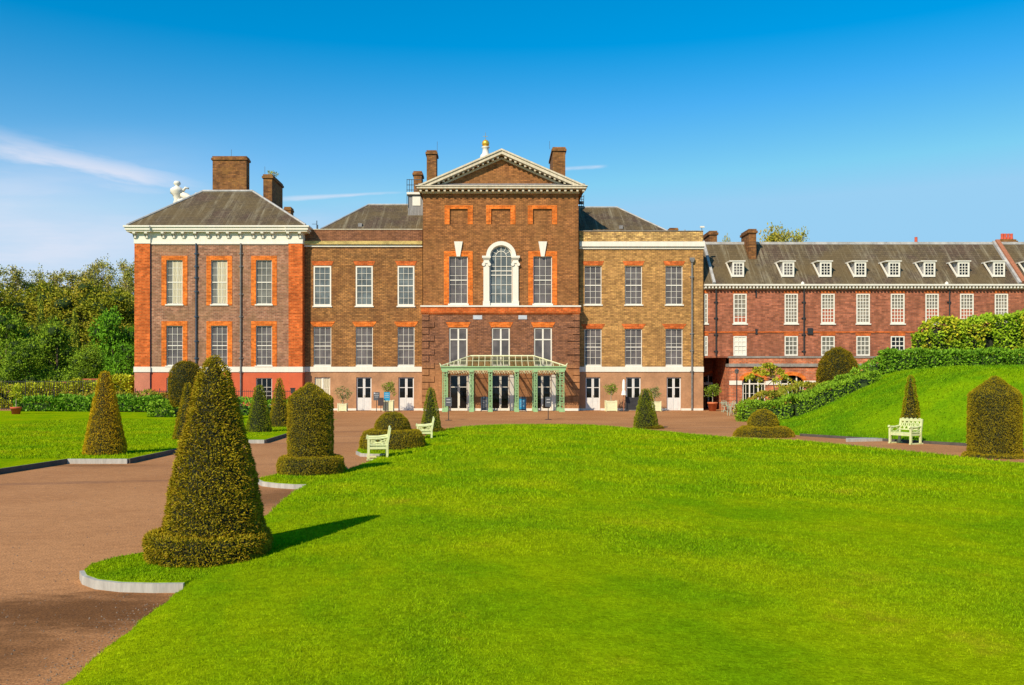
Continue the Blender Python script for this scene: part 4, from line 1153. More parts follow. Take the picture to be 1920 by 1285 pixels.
for i in range(24):
    t0, t1 = math.pi * i / 24, math.pi * (i + 1) / 24
    q = [(xm + r * math.cos(t), 481 - r * math.sin(t)) for r, t in ((20.6, t0), (28, t0), (28, t1), (20.6, t1))]; k.prism([(fc.X(x), fc.Z(y)) for x, y in q], fc.Y - .14, fc.Y + .16)
k.make('arch_moulding', MT['stone_white'], aw)
for x0, x1, xc in ((906.5, 917.5, 912), (961, 972, 966.5)):
    k = MB(); fbox(k, fc, x0, x1, 500, 565, .16, .0); fbox(k, fc, x0 - 1, x1 + 1, 565, 573.3, .22, .0)
    fbox(k, fc, x0 + .4, x1 - .4, 484.6, 500, .145, .0); fbox(k, fc, x0 - 2.5, x1 + 2.5, 480.6, 484.6, .3, .0); fbox(k, fc, x0 - 1.2, x1 + 1.2, 484.6, 487, .22, .0)
    for sx in (-1, 1): X = fc.X(xc + sx * 5.2); k.tube([(X, fc.Y - .24, fc.Z(496.5)), (X, fc.Y - .02, fc.Z(496.5))], .14, 10)
    fbox(k, fc, x0 - .5, x1 + .5, 491.5, 494.5, .22, 0); k.make('pilaster', MT['stone_white'], aw)
# red band
m = MB(); m.box(fl.X(789.5), fl.X(1088), fl.Y - .16, fl.Y + 3, fl.Z(587), fl.Z(576)); m.box(fl.X(790.5), fl.X(1087), fl.Y - .08, fl.Y + 3, fl.Z(589.5), fl.Z(587)); m.make('band_course', MT['brick_orange'], cb)
m = MB(); m.box(fl.X(788.5), fl.X(1089), fl.Y - .24, fl.Y + 3, fl.Z(576), fl.Z(573.3)); m.make('band_ledge', MT['stone_white'], cb)
# lower storey with channelled quoins
lcols = [(842, 876.5), (922, 956), (1001, 1035)]; dcols = [(843, 877), (921.5, 955), (1000, 1033.5)]
m = MB(); wall_block(m, fl, 791, 1086.5, 587, 773, [(a, b, 614.5, 687) for a, b in lcols] + [(a, b, 703, 773) for a, b in dcols], 3, 0); m.make('lower_wall', MT['brick_base'], cb)
for x0, sg in ((791, 1), (1086.5, -1)):
    q = MB(); y = 590; i = 0
    while y < 752:
        Lq = 23 if i % 2 else 13
        q.box(fl.X(x0), fl.X(x0 + sg * Lq), fl.Y - .085, fl.Y + .01, fl.Z(y + 11.2), fl.Z(y)); y += 12.8; i += 1
    q.make('quoins', MT['brick_base'], cb)
m = MB()
for a, b in ((791, 843), (877, 921.5), (955, 1000), (1033.5, 1086.5)): fbox(m, fl, a, b, 766, 773, .06, 0)
m.make('skirting', MT['stone_white'], cb)
for a, b in lcols:
    window(cb, fl, a, b, 614.5, 687, 2, 1, 'glass_grey', sill=False, rail=False, mull=.13, trans=637, lintel=(604.5, 614, 6, 'brick_orange_light'), fw=.1)
for a, b in dcols:
    d = glazed_door(cb, fl, a, b, 703, 771.5, 766, 726, mull=.085, recess=.22, frame='paint_white')
    m = MB(); X0, X1 = fl.X(b) + .02, fl.X(b + 8.5); m.box(X0, X1, fl.Y - .12, fl.Y - .06, .03, fl.Z(703)); m.make('open_leaf', MT['paint_white'], d)
for x0, x1 in ((887, 904), (972, 988)):
    m = MB(); fbox(m, fl, x0, x1, 591.5, 599, .03, .01); m.make('plaque', MT['plaque'], cb)
# horizontal cornice, modillions
Yfr = fc.Y - .72; fk = Face(Yfr)
m = MB(); m.box(fk.X(781), fk.X(1100), Yfr, fc.Y + .3, fk.Z(353.2), fk.Z(349.4)); m.box(fk.X(779), fk.X(1102), Yfr - .07, fc.Y + .3, fk.Z(349.4), fk.Z(347.8))
m.box(fc.X(791.5), fc.X(1086), fc.Y - .16, fc.Y + .3, fc.Z(363.5), fc.Z(359.5)); hc = m.make('cornice', MT['stone_cream'], cb)
m = MB(); a, b = fk.X(783), fk.X(1098); zt, zb = fc.Z(344), fk.Z(347.8) + .004
m.add([(a, Yfr + .02, zb), (b, Yfr + .02, zb), (b, fc.Y + .02, zt), (a, fc.Y + .02, zt)], [(0, 1, 2, 3)]); m.make('ledge_flashing', MT['lead'], hc)
fm = Face(fc.Y - .55); n = 28
for i in range(n):
    x = 788.5 + (1094 - 788.5) * i / (n - 1); m = MB(); X = fm.X(x); m.box(X - .085, X + .085, fc.Y - .58, fc.Y - .005, fm.Z(359.2), fk.Z(353.2) - .002); m.make('modillion', MT['stone_cream'], hc)
m = MB()
for i in range(n - 1):
    x = 788.5 + (1094 - 788.5) * (i + .5) / (n - 1)
# tympanum
apx, apy = 940.5, 279.0
def rake(off): return [(779 + off * 2.32, 349.4), (apx, apy + off), (1102 - off * 2.32, 349.4)]
m = MB(); tpt = [(785, 349.4), (apx, 281.5), (1096, 349.4)]; m.prism([(fc.X(tpt[0][0]), fc.Z(350)), (fc.X(tpt[2][0]), fc.Z(350)), (fc.X(apx), fc.Z(283))], fc.Y, fc.Y + .3); m.make('tympanum', MT['brick_centre'], cb)
rc = None
m = MB()
for sgn in (0, 1):
    for (o0, o1, yo) in ((0, 3.2, .09), (3.2, 9.5, 0.)):
        A = rake(o0); B = rake(o1)
        if sgn == 0: q = [(B[0][0], 349.4), (B[1][0], B[1][1]), (A[1][0], A[1][1]), (A[0][0], 349.4)]
        else: q = [(B[1][0], B[1][1]), (B[2][0], 349.4), (A[2][0], 349.4), (A[1][0], A[1][1])]
        m.prism([(fk.X(x), fk.Z(y)) for x, y in q], Yfr - yo, fc.Y + .28)
    # bed mould against the brick
    A = rake(17.); B = rake(20.5)
    q = [(B[0][0], 349.4), (B[1][0], B[1][1]), (A[1][0], A[1][1]), (A[0][0], 349.4)] if sgn == 0 else [(B[1][0], B[1][1]), (B[2][0], 349.4), (A[2][0], 349.4), (A[1][0], A[1][1])]
    m.prism([(fc.X(x), fc.Z(y)) for x, y in q], fc.Y - .16, fc.Y + .02)
rc = m.make('raking_cornice', MT['stone_cream'], cb)
for i in range(30):
    if i < 15: u = (i + .6) / 15.4; x = 798 + (apx - 798) * u; y = 352.5 + (291.5 - 352.5) * u - 9
    else: u = (i - 14.2) / 15.4; x = apx + (1083 - apx) * u; y = 282.5 + (343.5 - 282.5) * u
    y += 8
    if y > 345: continue
    X, Z = fm.X(x), fm.Z(y); m = MB(); m.box(X - .085, X + .085, fc.Y - .58, fc.Y - .01, Z - .15, Z + .22); m.make('modillion', MT['stone_cream'], rc)
# gable roof behind the pediment
m = MB(); zr_, ze_ = fk.Z(279) - .06, fk.Z(349) + .05; xl_, xr_, xm_ = fk.X(781), fk.X(1100), fk.X(apx)
m.add([(xl_, fc.Y + .28, ze_), (xm_, fc.Y + .28, zr_), (xr_, fc.Y + .28, ze_), (xl_, fc.Y + 12, ze_), (xm_, fc.Y + 12, zr_), (xr_, fc.Y + 12, ze_)], [(0, 1, 4, 3), (1, 2, 5, 4), (3, 4, 5)])
m.make('roof', MT['slate'], cb)
m = MB(); m.box(xl_ + .3, xr_ - .3, fc.Y + .3, fc.Y + 12, fc.Z(364), ze_ - .01); m.make('eaves_wall', MT['brick_centre'], cb)
chimney(cb, 800, 818, 282, fc.Y + 6, 1.6, 15, rod=(819.5, 264))
chimney(cb, 775.5, 790.5, 321, fc.Y + 8, 1.6, 15)
chimney(cb, 1036.5, 1060, 276, fc.Y + 4, 4.4, 15, rod=(1031, 263))
# lantern with gilt ball
Yl = fc.Y + 8; X = px(910.5, Yl)
m = MB(); m.lathe([(.55, pz(300, Yl)), (.48, pz(292, Yl)), (.30, pz(288, Yl)), (.26, pz(279, Yl)), (.36, pz(277.5, Yl)), (.36, pz(276, Yl)), (0.02, pz(276, Yl))], (X, Yl, 0), 16); fn = m.make('finial', MT['paint_white'], cb, True)
m = MB(); r_ = .34; zc = pz(269.5, Yl); m.lathe([(r_ * math.sin(math.pi * i / 12) + .001, zc - r_ * math.cos(math.pi * i / 12)) for i in range(13)], (X, Yl, 0), 20); m.make('gilt_ball', MT['gold'], fn, True)
m = MB(); m.tube([(X, Yl, zc), (X, Yl, pz(249, Yl))], .018, 5); m.bar((X - .25, Yl, pz(256, Yl)), (X + .2, Yl, pz(256, Yl)), .03); m.make('weather_vane', MT['brass'], fn)
# roof turret & railings
Yt = fc.Y + 5; m = MB(); m.box(px(765, Yt), px(800, Yt), Yt, Yt + 3, 14.5, pz(365, Yt)); tw = m.make('roof_turret', MT['lead'], cb)
m = MB(); m.box(px(773.5, Yt), px(788.5, Yt), Yt - .05, Yt, pz(386, Yt), pz(368.5, Yt)); m.make('turret_panel', MT['paint_white'], tw)
m = MB(); m.box(px(763, Yt), px(800, Yt), Yt - .25, Yt + 3.2, pz(365.5, Yt), pz(361.5, Yt)); m.make('turret_eave', MT['stone_white'], tw)
m = MB()
for x in (763.5, 768, 772.5): m.bar((px(x, Yt), Yt - .2, pz(386 if x < 765 else 361.5, Yt)), (px(x, Yt), Yt - .2, pz(337.5, Yt)), .05)
for y in (338, 348, 357.5): m.bar((px(763, Yt), Yt - .2, pz(y, Yt)), (px(790, Yt), Yt - .2, pz(y, Yt)), .05)
m.make('roof_railing', MT['iron_blue'], cb)
m = MB()
for x in (1087, 1090.5, 1094): m.bar((px(x, Yt), Yt, pz(389, Yt)), (px(x + (.8 if x == 1094 else 0), Yt), Yt, pz(366, Yt)), .045)
for y, t_ in ((369, .04), (374, .04), (380.5, .28), (387.5, .1)): m.bar((px(1084, Yt), Yt, pz(y, Yt)), (px(1095, Yt), Yt, pz(y, Yt)), .04, t_)
m.make('roof_railing', MT['iron_black'], cb)

# ---------------------------------------------------------------- brick range at the right
fu = Face(WY + .35); fa = Face(WY + .05)
rg = thing('brick_range', 'long red brick palace range with dormers in a mossy slate roof, at the right', 'building', (fu.X(1600), fu.Y, 0))
XE = 2150
rc_ = [(1320.5, 1327), (1375, 1400), (1471, 1496), (1539.5, 1565), (1605.5, 1631), (1670, 1696), (1735, 1760), (1800, 1825.5), (1865, 1890), (1930, 1955), (1995, 2020), (2060, 2085)]
holes = [(a, b, 551, 607) for a, b in rc_] + [(a, b, 630.5, 667.5) for a, b in rc_]
m = MB(); wall_block(m, fu, 1318.6, XE, 542, 668, holes, 9); m.make('wall', MT['brick_range'], rg)
for i, (a, b) in enumerate(rc_):
    c_ = 1 if b - a < 10 else (3 if i == 1 else 4)
    window(rg, fu, a, b, 551, 607, c_, 6 if c_ < 4 else 8, 'glass_range', fw=.10 if c_ > 1 else .08, recess=.05, bw=.05, lintel=(545, 550.6, 1.5, 'brick_orange'),
           blind=(.0, .22, 'blind_red') if i == 1 else ((.0, .48, 'blind_red') if i in (3, 5, 6, 7) else None))
    window(rg, fu, a, b, 630.5, 667.5, c_ if c_ == 1 else 3, 4, 'glass_dark' if i == 5 else 'glass_mid', fw=.09, recess=.05, bw=.05, sill=False, lintel=(624.5, 630, 1.5, 'brick_orange'),
           blind=(.0, 1., 'paint_white') if i == 1 else None, label='sash window with its white blind fully drawn' if i == 1 else None)
m = MB(); fbox(m, fu, 1318.6, XE, 621.5, 624.3, .06, .0); m.make('string_course', MT['brick_orange'], rg)
m = MB(); fbox(m, fu, 1318.6, XE, 534, 537, .5, .3); fbox(m, fu, 1318.6, XE, 537, 542.6, .12, .2)
x = 1320.
while x < XE: fbox(m, fu, x, x + 3.0, 537.2, 541.5, .42, .0); x += 6.4
m.make('dentil_cornice', MT['stone_white'], rg)
Ye, Yr = fu.Y - .3, fu.Y + 3.7; ze, zr = pz(533.6, Ye), pz(456.5, Yr); slope = (zr - ze) / (Yr - Ye)
X0, X1 = px(1319, fu.Y), px(XE, fu.Y)
m = MB(); m.add([(X0, Ye, ze), (X1, Ye, ze), (X1, Yr, zr), (X0, Yr, zr), (X0, Yr + 4, ze), (X1, Yr + 4, ze)], [(0, 1, 2, 3), (3, 2, 5, 4), (0, 3, 4), (1, 5, 2)]); rf = m.make('roof', MT['slate'], rg)
m = MB(); m.box(X0, X1, Yr - .16, Yr + .16, zr - .12, zr + .10); m.make('ridge_capping', MT['lead_light'], rf)
m = MB(); m.box(X0, X1, Ye - .08, Ye + .06, ze - .10, ze + .03); m.make('gutter', MT['lead'], rf)
# verge flashings that run up the roof
for xe_ in (1339, 1912):
    Xv = px(xe_, Ye); m = MB(); m.bar((Xv, Ye - .05, ze + .08), (Xv, Yr, zr + .12), .22, .25); m.make('verge_flashing', MT['lead_light'], rf)
    if xe_ > 1900:
        m = MB(); m.bar((Xv + .3, Ye - .05, ze + .12), (Xv + .3, Yr, zr + .18), .34, .4); m.make('verge_parapet', MT['wood_pole'], rf)
for i, x in enumerate([1373, 1467, 1537, 1602, 1665.5, 1731.5, 1795.5, 1862, 1928, 1993]):
    Yd = Ye + .62; a, b = px(x, Yd), px(x + 22, Yd); zb_, zt_ = pz(520, Yd), pz(491, Yd); Yk = Ye + (zt_ - ze) / slope
    m = MB(); fr = .13
    m.add([(a, Yd, zb_), (a, Yd, zt_ - .005), (a, Yk + .1, zt_ - .005), (b, Yd, zb_), (b, Yd, zt_ - .005), (b, Yk + .1, zt_ - .005)], [(0, 1, 2), (3, 5, 4), (1, 4, 5, 2)])
    dm = m.make('dormer', MT['lead_light'], rf)
    m = MB(); m.box(a - .26, b + .10, Yd - .12, Yk + .25, zt_, zt_ + .09); m.bar((a - .02, Yd - .03, zb_), (a - .26, Yd + .9, zt_), .08, .12); m.make('dormer_roof', MT['stone_white'], dm)
    fd = Face(Yd - .01); w_ = window(dm, fd, x, x + 22, 491.4, 519.6, 3, 4, 'glass_dark' if i > 1 else 'glass_grey', sill=False, fw=.14, recess=.03, bw=.05, rail=False)
chimney(rg, 1404, 1418, 429.5, Yr - 1.6, 2.4, zr - 3, rod=None)
chimney(rg, 1330.5, 1344.5, 433, Yr + .3, 2.4, zr - 2)
c_ = chimney(rg, 1875, 1905, 449, Yr + .4, 1.2, zr - 1, capover=.12, caph=.3)
for i, x in enumerate((1879, 1884.5, 1890.5, 1896.5)):
    m = MB(); Yp_ = Yr + .9; m.lathe([(.14, pz(449, Yp_)), (.11, pz(444, Yp_)), (.12, pz(438.5, Yp_)), (.09, pz(438.5, Yp_))], (px(x, Yp_), Yp_, 0), 10); m.make('chimney_pot', MT['chimney_pot'], c_)
m = MB(); Yp_ = Yr + .9; m.lathe([(.14, pz(460, Yp_)), (.12, pz(446, Yp_)), (.13, pz(445, Yp_)), (.09, pz(445, Yp_))], (px(1717.5, Yp_), Yp_, 0), 10); m.make('chimney_pot', MT['chimney_pot'], rg)
for x in (1505, 1775): m = MB(); Yh = Ye + .05; m.lathe([(.16, pz(534, Yh)), (.14, pz(530.5, Yh)), (.02, pz(528, Yh))], (px(x, Yh), Yh, 0), 10); m.make('vent_cowl', MT['paint_white'], rg)
for x, y1_, rg_ in ((1342, 668, (567, 597, 628, 659)), (1506.5, 664, (567, 597, 628, 659)), (1779, 668, (567, 597, 640))):
    pipe(rg, fu, x, 543, y1_, 'iron_black', r=.06, hopper=False, rings=rg_)
m = MB(); fbox(m, fu, 1416.3, 1418.7, 544, 558, .06, .01); fbox(m, fu, 1416, 1420, 617, 627, .08, .01); fbox(m, fu, 1513.5, 1523.5, 615.5, 627.5, .12, .01); m.make('vent_box', MT['iron_black'], rg)
# ground floor arcade; a deep recess added at its left keeps that bay shaded
m = MB(); arcs = [(1413, 21.5), (1485, 21.5), (1557, 21.5), (1629, 21.5), (1701, 21.5)]
aw0, aw1, asp = 1391, 1435, 717
ah = []
for c, hw in arcs:
    nst = 12
    for i in range(nst):
        xa_, xb_ = c - hw + 2 * hw * i / nst, c - hw + 2 * hw * (i + 1) / nst; xm_ = (xa_ + xb_) / 2; h = math.sqrt(max(0, 1 - ((xm_ - c) / hw) ** 2)) * 13
        ah.append((xa_, xb_, asp - h, 775))
sheet_nr(m, fa, 1367, XE, 688, 773, ah)
Z0_ = 0
m.quad((fa.X(1367), fa.Y, 0), (fa.X(1367), fa.Y, fa.Z(668)), (fa.X(1367), fa.Y + 6, fa.Z(668)), (fa.X(1367), fa.Y + 6, 0))
aw_ = m.make('arcade_wall', MT['brick_arcade'], rg)
m = MB(); fbox(m, fa, 1367, XE, 671.5, 682, .03, 1); m.make('terrace_parapet', MT['brick_arcade'], rg)
m = MB(); fbox(m, fa, 1366, XE, 682, 688, .14, 1); fbox(m, fa, 1366.5, XE, 668.2, 671.5, .1, 1); m.make('terrace_ledge', MT['stone_grey'], rg)
for c, hw in arcs:
    k = MB()
    for i in range(16):
        t0, t1 = math.pi * i / 16, math.pi * (i + 1) / 16
        q = [(c + rx * math.cos(t), asp - rz_ * math.sin(t)) for rx, rz_, t in ((hw, 13, t0), (hw + 6.5, 20, t0), (hw + 6.5, 20, t1), (hw, 13, t1))]; k.prism([(fa.X(x), fa.Z(y)) for x, y in q], fa.Y - .06, fa.Y + .2)
    a_ = k.make('arch', MT['brick_orange_light'], rg)
    k = MB(); fbox(k, fa, c + hw + .2, c + 72 - hw - .2, 714, 722, .07, .0); k.make('impost', MT['stone_white'], a_)
    f2_ = Face(fa.Y + .22); k = MB()
    for xx in (c - hw + 1, c - 8, c + 8, c + hw - 1): fbox(k, f2_, xx - 1.1, xx + 1.1, 704 if abs(xx - c) < 10 else 712, 773, .07, 0)
    for xx in (c - 15, c, c + 15): fbox(k, f2_, xx - .45, xx + .45, 722, 773, .05, 0)
    for yy, th in ((720, 2.2), (738, .5), (752, .5)): fbox(k, f2_, c - hw, c + hw, yy - th / 2, yy + th / 2, .06, 0)
    w_ = k.make('window', MT['paint_white'], a_); k = MB()
    k.quad((f2_.X(c - hw - 2), f2_.Y, 0), (f2_.X(c + hw + 2), f2_.Y, 0), (f2_.X(c + hw + 2), f2_.Y, f2_.Z(700)), (f2_.X(c - hw - 2), f2_.Y, f2_.Z(700))); k.make('pane', MT['glass_dark'], w_)
k = MB(); fbox(k, fa, 1367.2, 1391, 714, 722, .07, .0); k.make('impost', MT['stone_white'], rg)
# back wall of the added shade recess, floor above
fbk = Face(fa.Y + 5.8); m = MB(); m.quad((fbk.X(1290), fbk.Y, 0), (fbk.X(1372), fbk.Y, 0), (fbk.X(1372), fbk.Y, fbk.Z(660)), (fbk.X(1290), fbk.Y, fbk.Z(660)))
m.box(fu.X(1318.8), fu.X(1367.3), fu.Y + .02, fu.Y + 6.2, fu.Z(668) - .12, fu.Z(668)); m.make('shade_recess_wall', MT['brick_range'], rg)
k = MB()
for i in range(16):
    t0, t1 = math.pi * i / 16, math.pi * (i + 1) / 16; c = 1335; q = [(c + r * math.cos(t), 716 - r * .75 * math.sin(t)) for r, t in ((21, t0), (27, t0), (27, t1), (21, t1))]; k.prism([(fbk.X(x), fbk.Z(y)) for x, y in q], fbk.Y - .08, fbk.Y)
a_ = k.make('arch', MT['brick_orange'], rg); k = MB()
for xx in (1315, 1328, 1342, 1355): fbox(k, fbk, xx - 1, xx + 1, 704, 766, .06, 0)
fbox(k, fbk, 1315, 1356, 717, 722, .07, 0); fbox(k, fbk, 1315, 1356, 741, 743, .05, 0); k.make('window', MT['paint_door'], a_)
k = MB(); fbox(k, fbk, 1314, 1356, 706, 768, .02, 0); k.make('pane', MT['glass_dark'], a_)

# ---------------------------------------------------------------- entrance canopy
Yc0 = fl.Y - 2.9; Yw0 = fl.Y - .02
cn = thing('entrance_canopy', 'green iron entrance canopy with glass hip roof and lattice columns before the centre block', 'canopy', (px(944, Yc0), Yc0, 0))
ff = Face(Yc0)
m = MB(); ff_z0, ff_z1 = ff.Z(694.5), ff.Z(687)
XL, XR = ff.X(827), ff.X(1061)
m.box(XL, XR, Yc0 - .05, Yc0 + .16, ff_z0, ff_z1 - .08); m.box(XL - .06, XR + .06, Yc0 - .14, Yc0 + .16, ff_z1 - .08, ff_z1)
m.box(XL, XL + .14, Yc0 + .16, Yw0, ff_z0, ff_z1 - .001); m.box(XR - .14, XR, Yc0 + .16, Yw0, ff_z0, ff_z1 - .001); m.make('fascia', MT['paint_green'], cn)
zt_ = pz(667.5, Yw0 - .3); Yt_ = Yw0 - .3; xa_, xb_ = px(882, Yt_), px(1001, Yt_)
m = MB(); e = ff_z1 + .03
m.tube([(XL, Yc0, e), (xa_, Yt_, zt_)], .05, 6); m.tube([(XR, Yc0, e), (xb_, Yt_, zt_)], .05, 6); m.tube([(xa_, Yt_, zt_), (xb_, Yt_, zt_)], .07, 6)
n = 20
for i in range(1, n):
    xe_ = XL + (XR - XL) * i / n
    if xe_ < xa_: u = (xe_ - XL) / (xa_ - XL)
    elif xe_ > xb_: u = (XR - xe_) / (XR - xb_)
    else: u = 1
    xt_ = xe_ if u == 1 else xe_
    m.bar((xe_, Yc0, e), (xt_, Yc0 + (Yt_ - Yc0) * u, e + (zt_ - e) * u), .045)
for u in (.5,): m.bar((XL + (xa_ - XL) * u, Yc0 + (Yt_ - Yc0) * u, e + (zt_ - e) * u), (XR + (xb_ - XR) * u, Yc0 + (Yt_ - Yc0) * u, e + (zt_ - e) * u), .03)
for s_ in (1, -1):
    X_ = XL if s_ > 0 else XR; Xt = xa_ if s_ > 0 else xb_
    for j in (1, 2, 3): y_ = Yc0 + (Yt_ - Yc0) * j / 4; uu = j / 4; m.bar((X_, y_, e), (X_ + (Xt - X_) * uu, y_, e + (zt_ - e) * uu), .04)
m.make('glazing_bars', MT['paint_cream'], cn)
m = MB(); m.add([(XL, Yc0, e - .02), (XR, Yc0, e - .02), (xb_, Yt_, zt_ - .02), (xa_, Yt_, zt_ - .02), (XL, Yt_, e - .02), (XR, Yt_, e - .02)], [(0, 1, 2, 3), (0, 3, 4), (1, 5, 2)]); m.make('roof_glass', MT['glass_canopy'], cn)
# little acroteria at the corners, pierced frieze
m = MB()
for X_ in (XL, XR): m.tube([(X_, Yc0 - .05, e), (X_ + (.12 if X_ > 0 else -.12), Yc0 - .1, e + .22)], [.07, .02], 6)
for i in range(24):
    x = XL + .3 + (XR - XL - .6) * i / 23; z = ff_z0 - .05
    m.tube([(x - .2, Yc0, z), (x - .1, Yc0, z - .2), (x, Yc0, z - .06), (x + .1, Yc0, z - .22), (x + .2, Yc0, z)], .03, 5)
m.bar((XL + .1, Yc0, ff_z0 - .045), (XR - .1, Yc0, ff_z0 - .045), .03); m.make('frieze_scrolls', MT['paint_cream'], cn)


def lattice_col(x0, x1, Y):
    a, b = px(x0, Y), px(x1, Y); zt, m = ff_z0, MB(); w_ = .055
    m.bar((a + w_ / 2, Y, 0), (a + w_ / 2, Y, zt), w_, .09); m.bar((b - w_ / 2, Y, 0), (b - w_ / 2, Y, zt), w_, .09)
    m.box(a - .04, b + .04, Y - .12, Y + .12, 0, .12); m.box(a - .03, b + .03, Y - .1, Y + .1, zt - .14, zt - .002); m.box(a - .02, b + .02, Y - .08, Y + .08, .12, .3)
    z = .34; h = .2; i = 0
    m2 = MB()
    while z + h < zt - .15:
        if i % 2: m2.bar((a + w_, Y, z), (b - w_, Y, z + h), .028); m2.bar((b - w_, Y, z), (a + w_, Y, z + h), .028)
        else: m2.tube([((a + b) / 2 + (b - a - 2 * w_) * .45 * math.cos(t), Y, z + h / 2 + h * .45 * math.sin(t)) for t in [k_ * math.pi / 4 for k_ in range(9)]], .016, 5)
        m2.bar((a + w_, Y, z + h), (b - w_, Y, z + h), .028); z += h; i += 1
    c = m.make('column', MT['paint_green'], cn); m2.make('lattice', MT['paint_green'], c)


for x0, x1 in ((829.5, 838.5), (880.5, 887.5), (916, 923), (965.5, 972.5), (1001, 1007.5), (1049, 1058)): lattice_col(x0, x1, Yc0)
for x0, x1 in ((833, 840), (882.5, 888.5), (917, 922.5), (964.5, 970), (998, 1004), (1043, 1051)): lattice_col(x0, x1, Yw0 - .12)
m = MB()
for x in (834, 884, 919.5, 969, 1004, 1053.5):
    X_ = px(x, Yc0); m.tube([(X_, Yc0 + .1, ff_z0 - .55), (X_, Yc0 + .5, ff_z0 - .15), (X_, Yw0 - .1, ff_z0 - .06)], .035, 6)
    m.bar((X_, Yc0 + .1, ff_z0 + .05), (X_, Yw0 - .1, ff_z0 + .05), .07)
m.make('brackets', MT['paint_green'], cn)

# ================================================================== ROOF STATUE
def statue():
    Y = fp.Y + 12; X = px(337, Y); zb = fp.Z(425); o = thing('roof_statue', 'white stone figure group with urn and scrolled drapery behind the pavilion roof', 'statue', (X, Y, zb))
    s = Y / F
    def L(x, y): return ((x - 337) * s, pz(y, Y) - zb)
    m = MB(); m.lathe([(.75, 0), (.75, L(0, 392)[1]), (.6, L(0, 386)[1]), (.45, L(0, 384)[1]), (.02, L(0, 383)[1])], n=8); OFF[o] = None; m.make('pedestal', MT['stone_white'], o)
    m = MB(); zz = lambda y: L(0, y)[1]
    x0 = L(331.5, 0)[0]
    m.lathe([(.22, zz(386)), (.30, zz(380)), (.22, zz(374)), (.36, zz(366)), (.52, zz(360)), (.50, zz(356)), (.28, zz(352.5)), (.13, zz(350.5)), (.14, zz(349.5)), (.24, zz(347.5)), (.27, zz(345)), (.20, zz(342)), (.02, zz(341))], (x0, 0, 0), 16)
    m.tube([(x0 + .2, 0, zz(356)), (x0 + .55, -.1, zz(358)), (x0 + .7, -.15, zz(354)), (x0 + .95, -.1, zz(355))], [.14, .12, .11, .08], 8)
    m.tube([(x0 - .3, 0, zz(357)), (x0 - .42, -.1, zz(363)), (x0 - .2, -.2, zz(368))], [.12, .1, .08], 8)
    # drapery and scroll falling to the right
    m.tube([(x0 + .3, 0, zz(364)), (x0 + .75, 0, zz(369)), (x0 + 1.05, 0, zz(374)), (x0 + 1.5, 0, zz(372)), (x0 + 1.8, 0, zz(366)), (x0 + 1.5, 0, zz(364)), (x0 + 1.25, 0, zz(368))], [.26, .3, .3, .24, .17, .14, .1], 8)
    m.tube([(x0 + .1, 0, zz(378)), (x0 + .8, 0, zz(380)), (x0 + 1.5, 0, zz(383))], [.3, .42, .3], 8)
    ob = m.make('figure', MT['stone_white'], o, True); ob.scale = (1.22, 1.3, 1.06); ob.location = (.1, 0, -.3)


statue()

# ================================================================== TOPIARY
topiary('largest yew cone, on a round clipped base inside the curved pale kerb', 402, 11.0,
        [(1010, 90), (985, 89), (900, 75), (860, 66), (800, 51), (740, 37), (715, 30), (700, 25), (686, 18), (674, 10), (667, 3)], 'yew', 7500, .031,
        base={'cx': 391, 'prof': [(1046, 106), (1035, 110), (1005, 112), (998, 108), (994, 80)]}, z0=.1)
topiary('orange tipped yew cone with a cut off top on the left lawn', 197, 26.8, [(853, 37), (840, 37), (790, 27), (740, 17), (712, 11), (700, 8), (697, 2)], 'yew_orange', 4840, 0.034, z0=.13)
topiary('brown green yew cone half hidden behind the largest cone', 352, 34, [(830, 25), (815, 24), (780, 17), (745, 10), (725, 5), (718, 1)], 'yew_brown', 1980, 0.053, z0=.13)
topiary('light green yew cone standing at the corner of the left lawn', 486, 39.2, [(810, 22), (800, 22), (770, 16), (740, 10), (726, 7), (722, 2)], 'yew_green', 1980, 0.046, z0=.13)
topiary('dark green pointed yew cone just left of the gable topped topiary', 524, 44, [(801, 20), (790, 19), (760, 13), (730, 8), (714, 4), (709, 1)], 'yew', 1760, 0.053, z0=.13)
topiary('tall yew column with a gabled top and a round clipped base, left of the lawn', 582, 21.3,
        [(862, 41), (800, 41), (752, 40.5), (747, 40), (733, 23), (721, 6), (718, 2)], 'yew', 6160, 0.030,
        base={'cx': 583, 'prof': [(892, 58), (880, 61), (864, 60), (857, 56), (855, 38)]}, z0=.1)
o = topiary('dark round topped yew in front of the pavilion, behind the largest cone', 349, 52, [(762, 20), (755, 27), (735, 31), (712, 31), (695, 27), (683, 18), (677, 5)], 'yew_dark', 1144, 0.066, z0=.13)
m = MB(); m.tube([(0, 0, 0), (0, 0, 1.2)], .12, 8); OFF[o] = None; m.make('trunk', MT['bark'], o)
topiary('double dome yew, small dome on a wide one, behind the near bench', 736, 29.6,
        [(812, 32), (796, 32), (785, 26), (776, 15), (773, 4)], 'yew', 4840, 0.033, base={'cx': 736, 'mat': 'yew', 'prof': [(845, 61), (835, 61), (820, 58), (811, 53), (807, 46), (806, 34)]}, z0=.1)
topiary('slim dark green yew cone beside the far left bench', 808, 39.5, [(812, 19), (800, 18), (770, 13), (745, 8.5), (731, 5), (726, 1)], 'yew_green', 1980, 0.050, base={'cx': 813, 'mat': 'yew_dark', 'prof': [(815, 23), (810, 23), (805, 20), (804, 14)]}, z0=.0)
topiary('green yew cone on a low base at the far right edge of the oval lawn', 1211, 44.6, [(806, 24), (795, 22), (770, 17), (748, 12), (735, 8), (729, 3)], 'yew_green', 1760, 0.053, base={'cx': 1218, 'mat': 'yew_dark', 'prof': [(809, 27), (805, 27), (801, 24), (799, 18)]}, z0=.0)
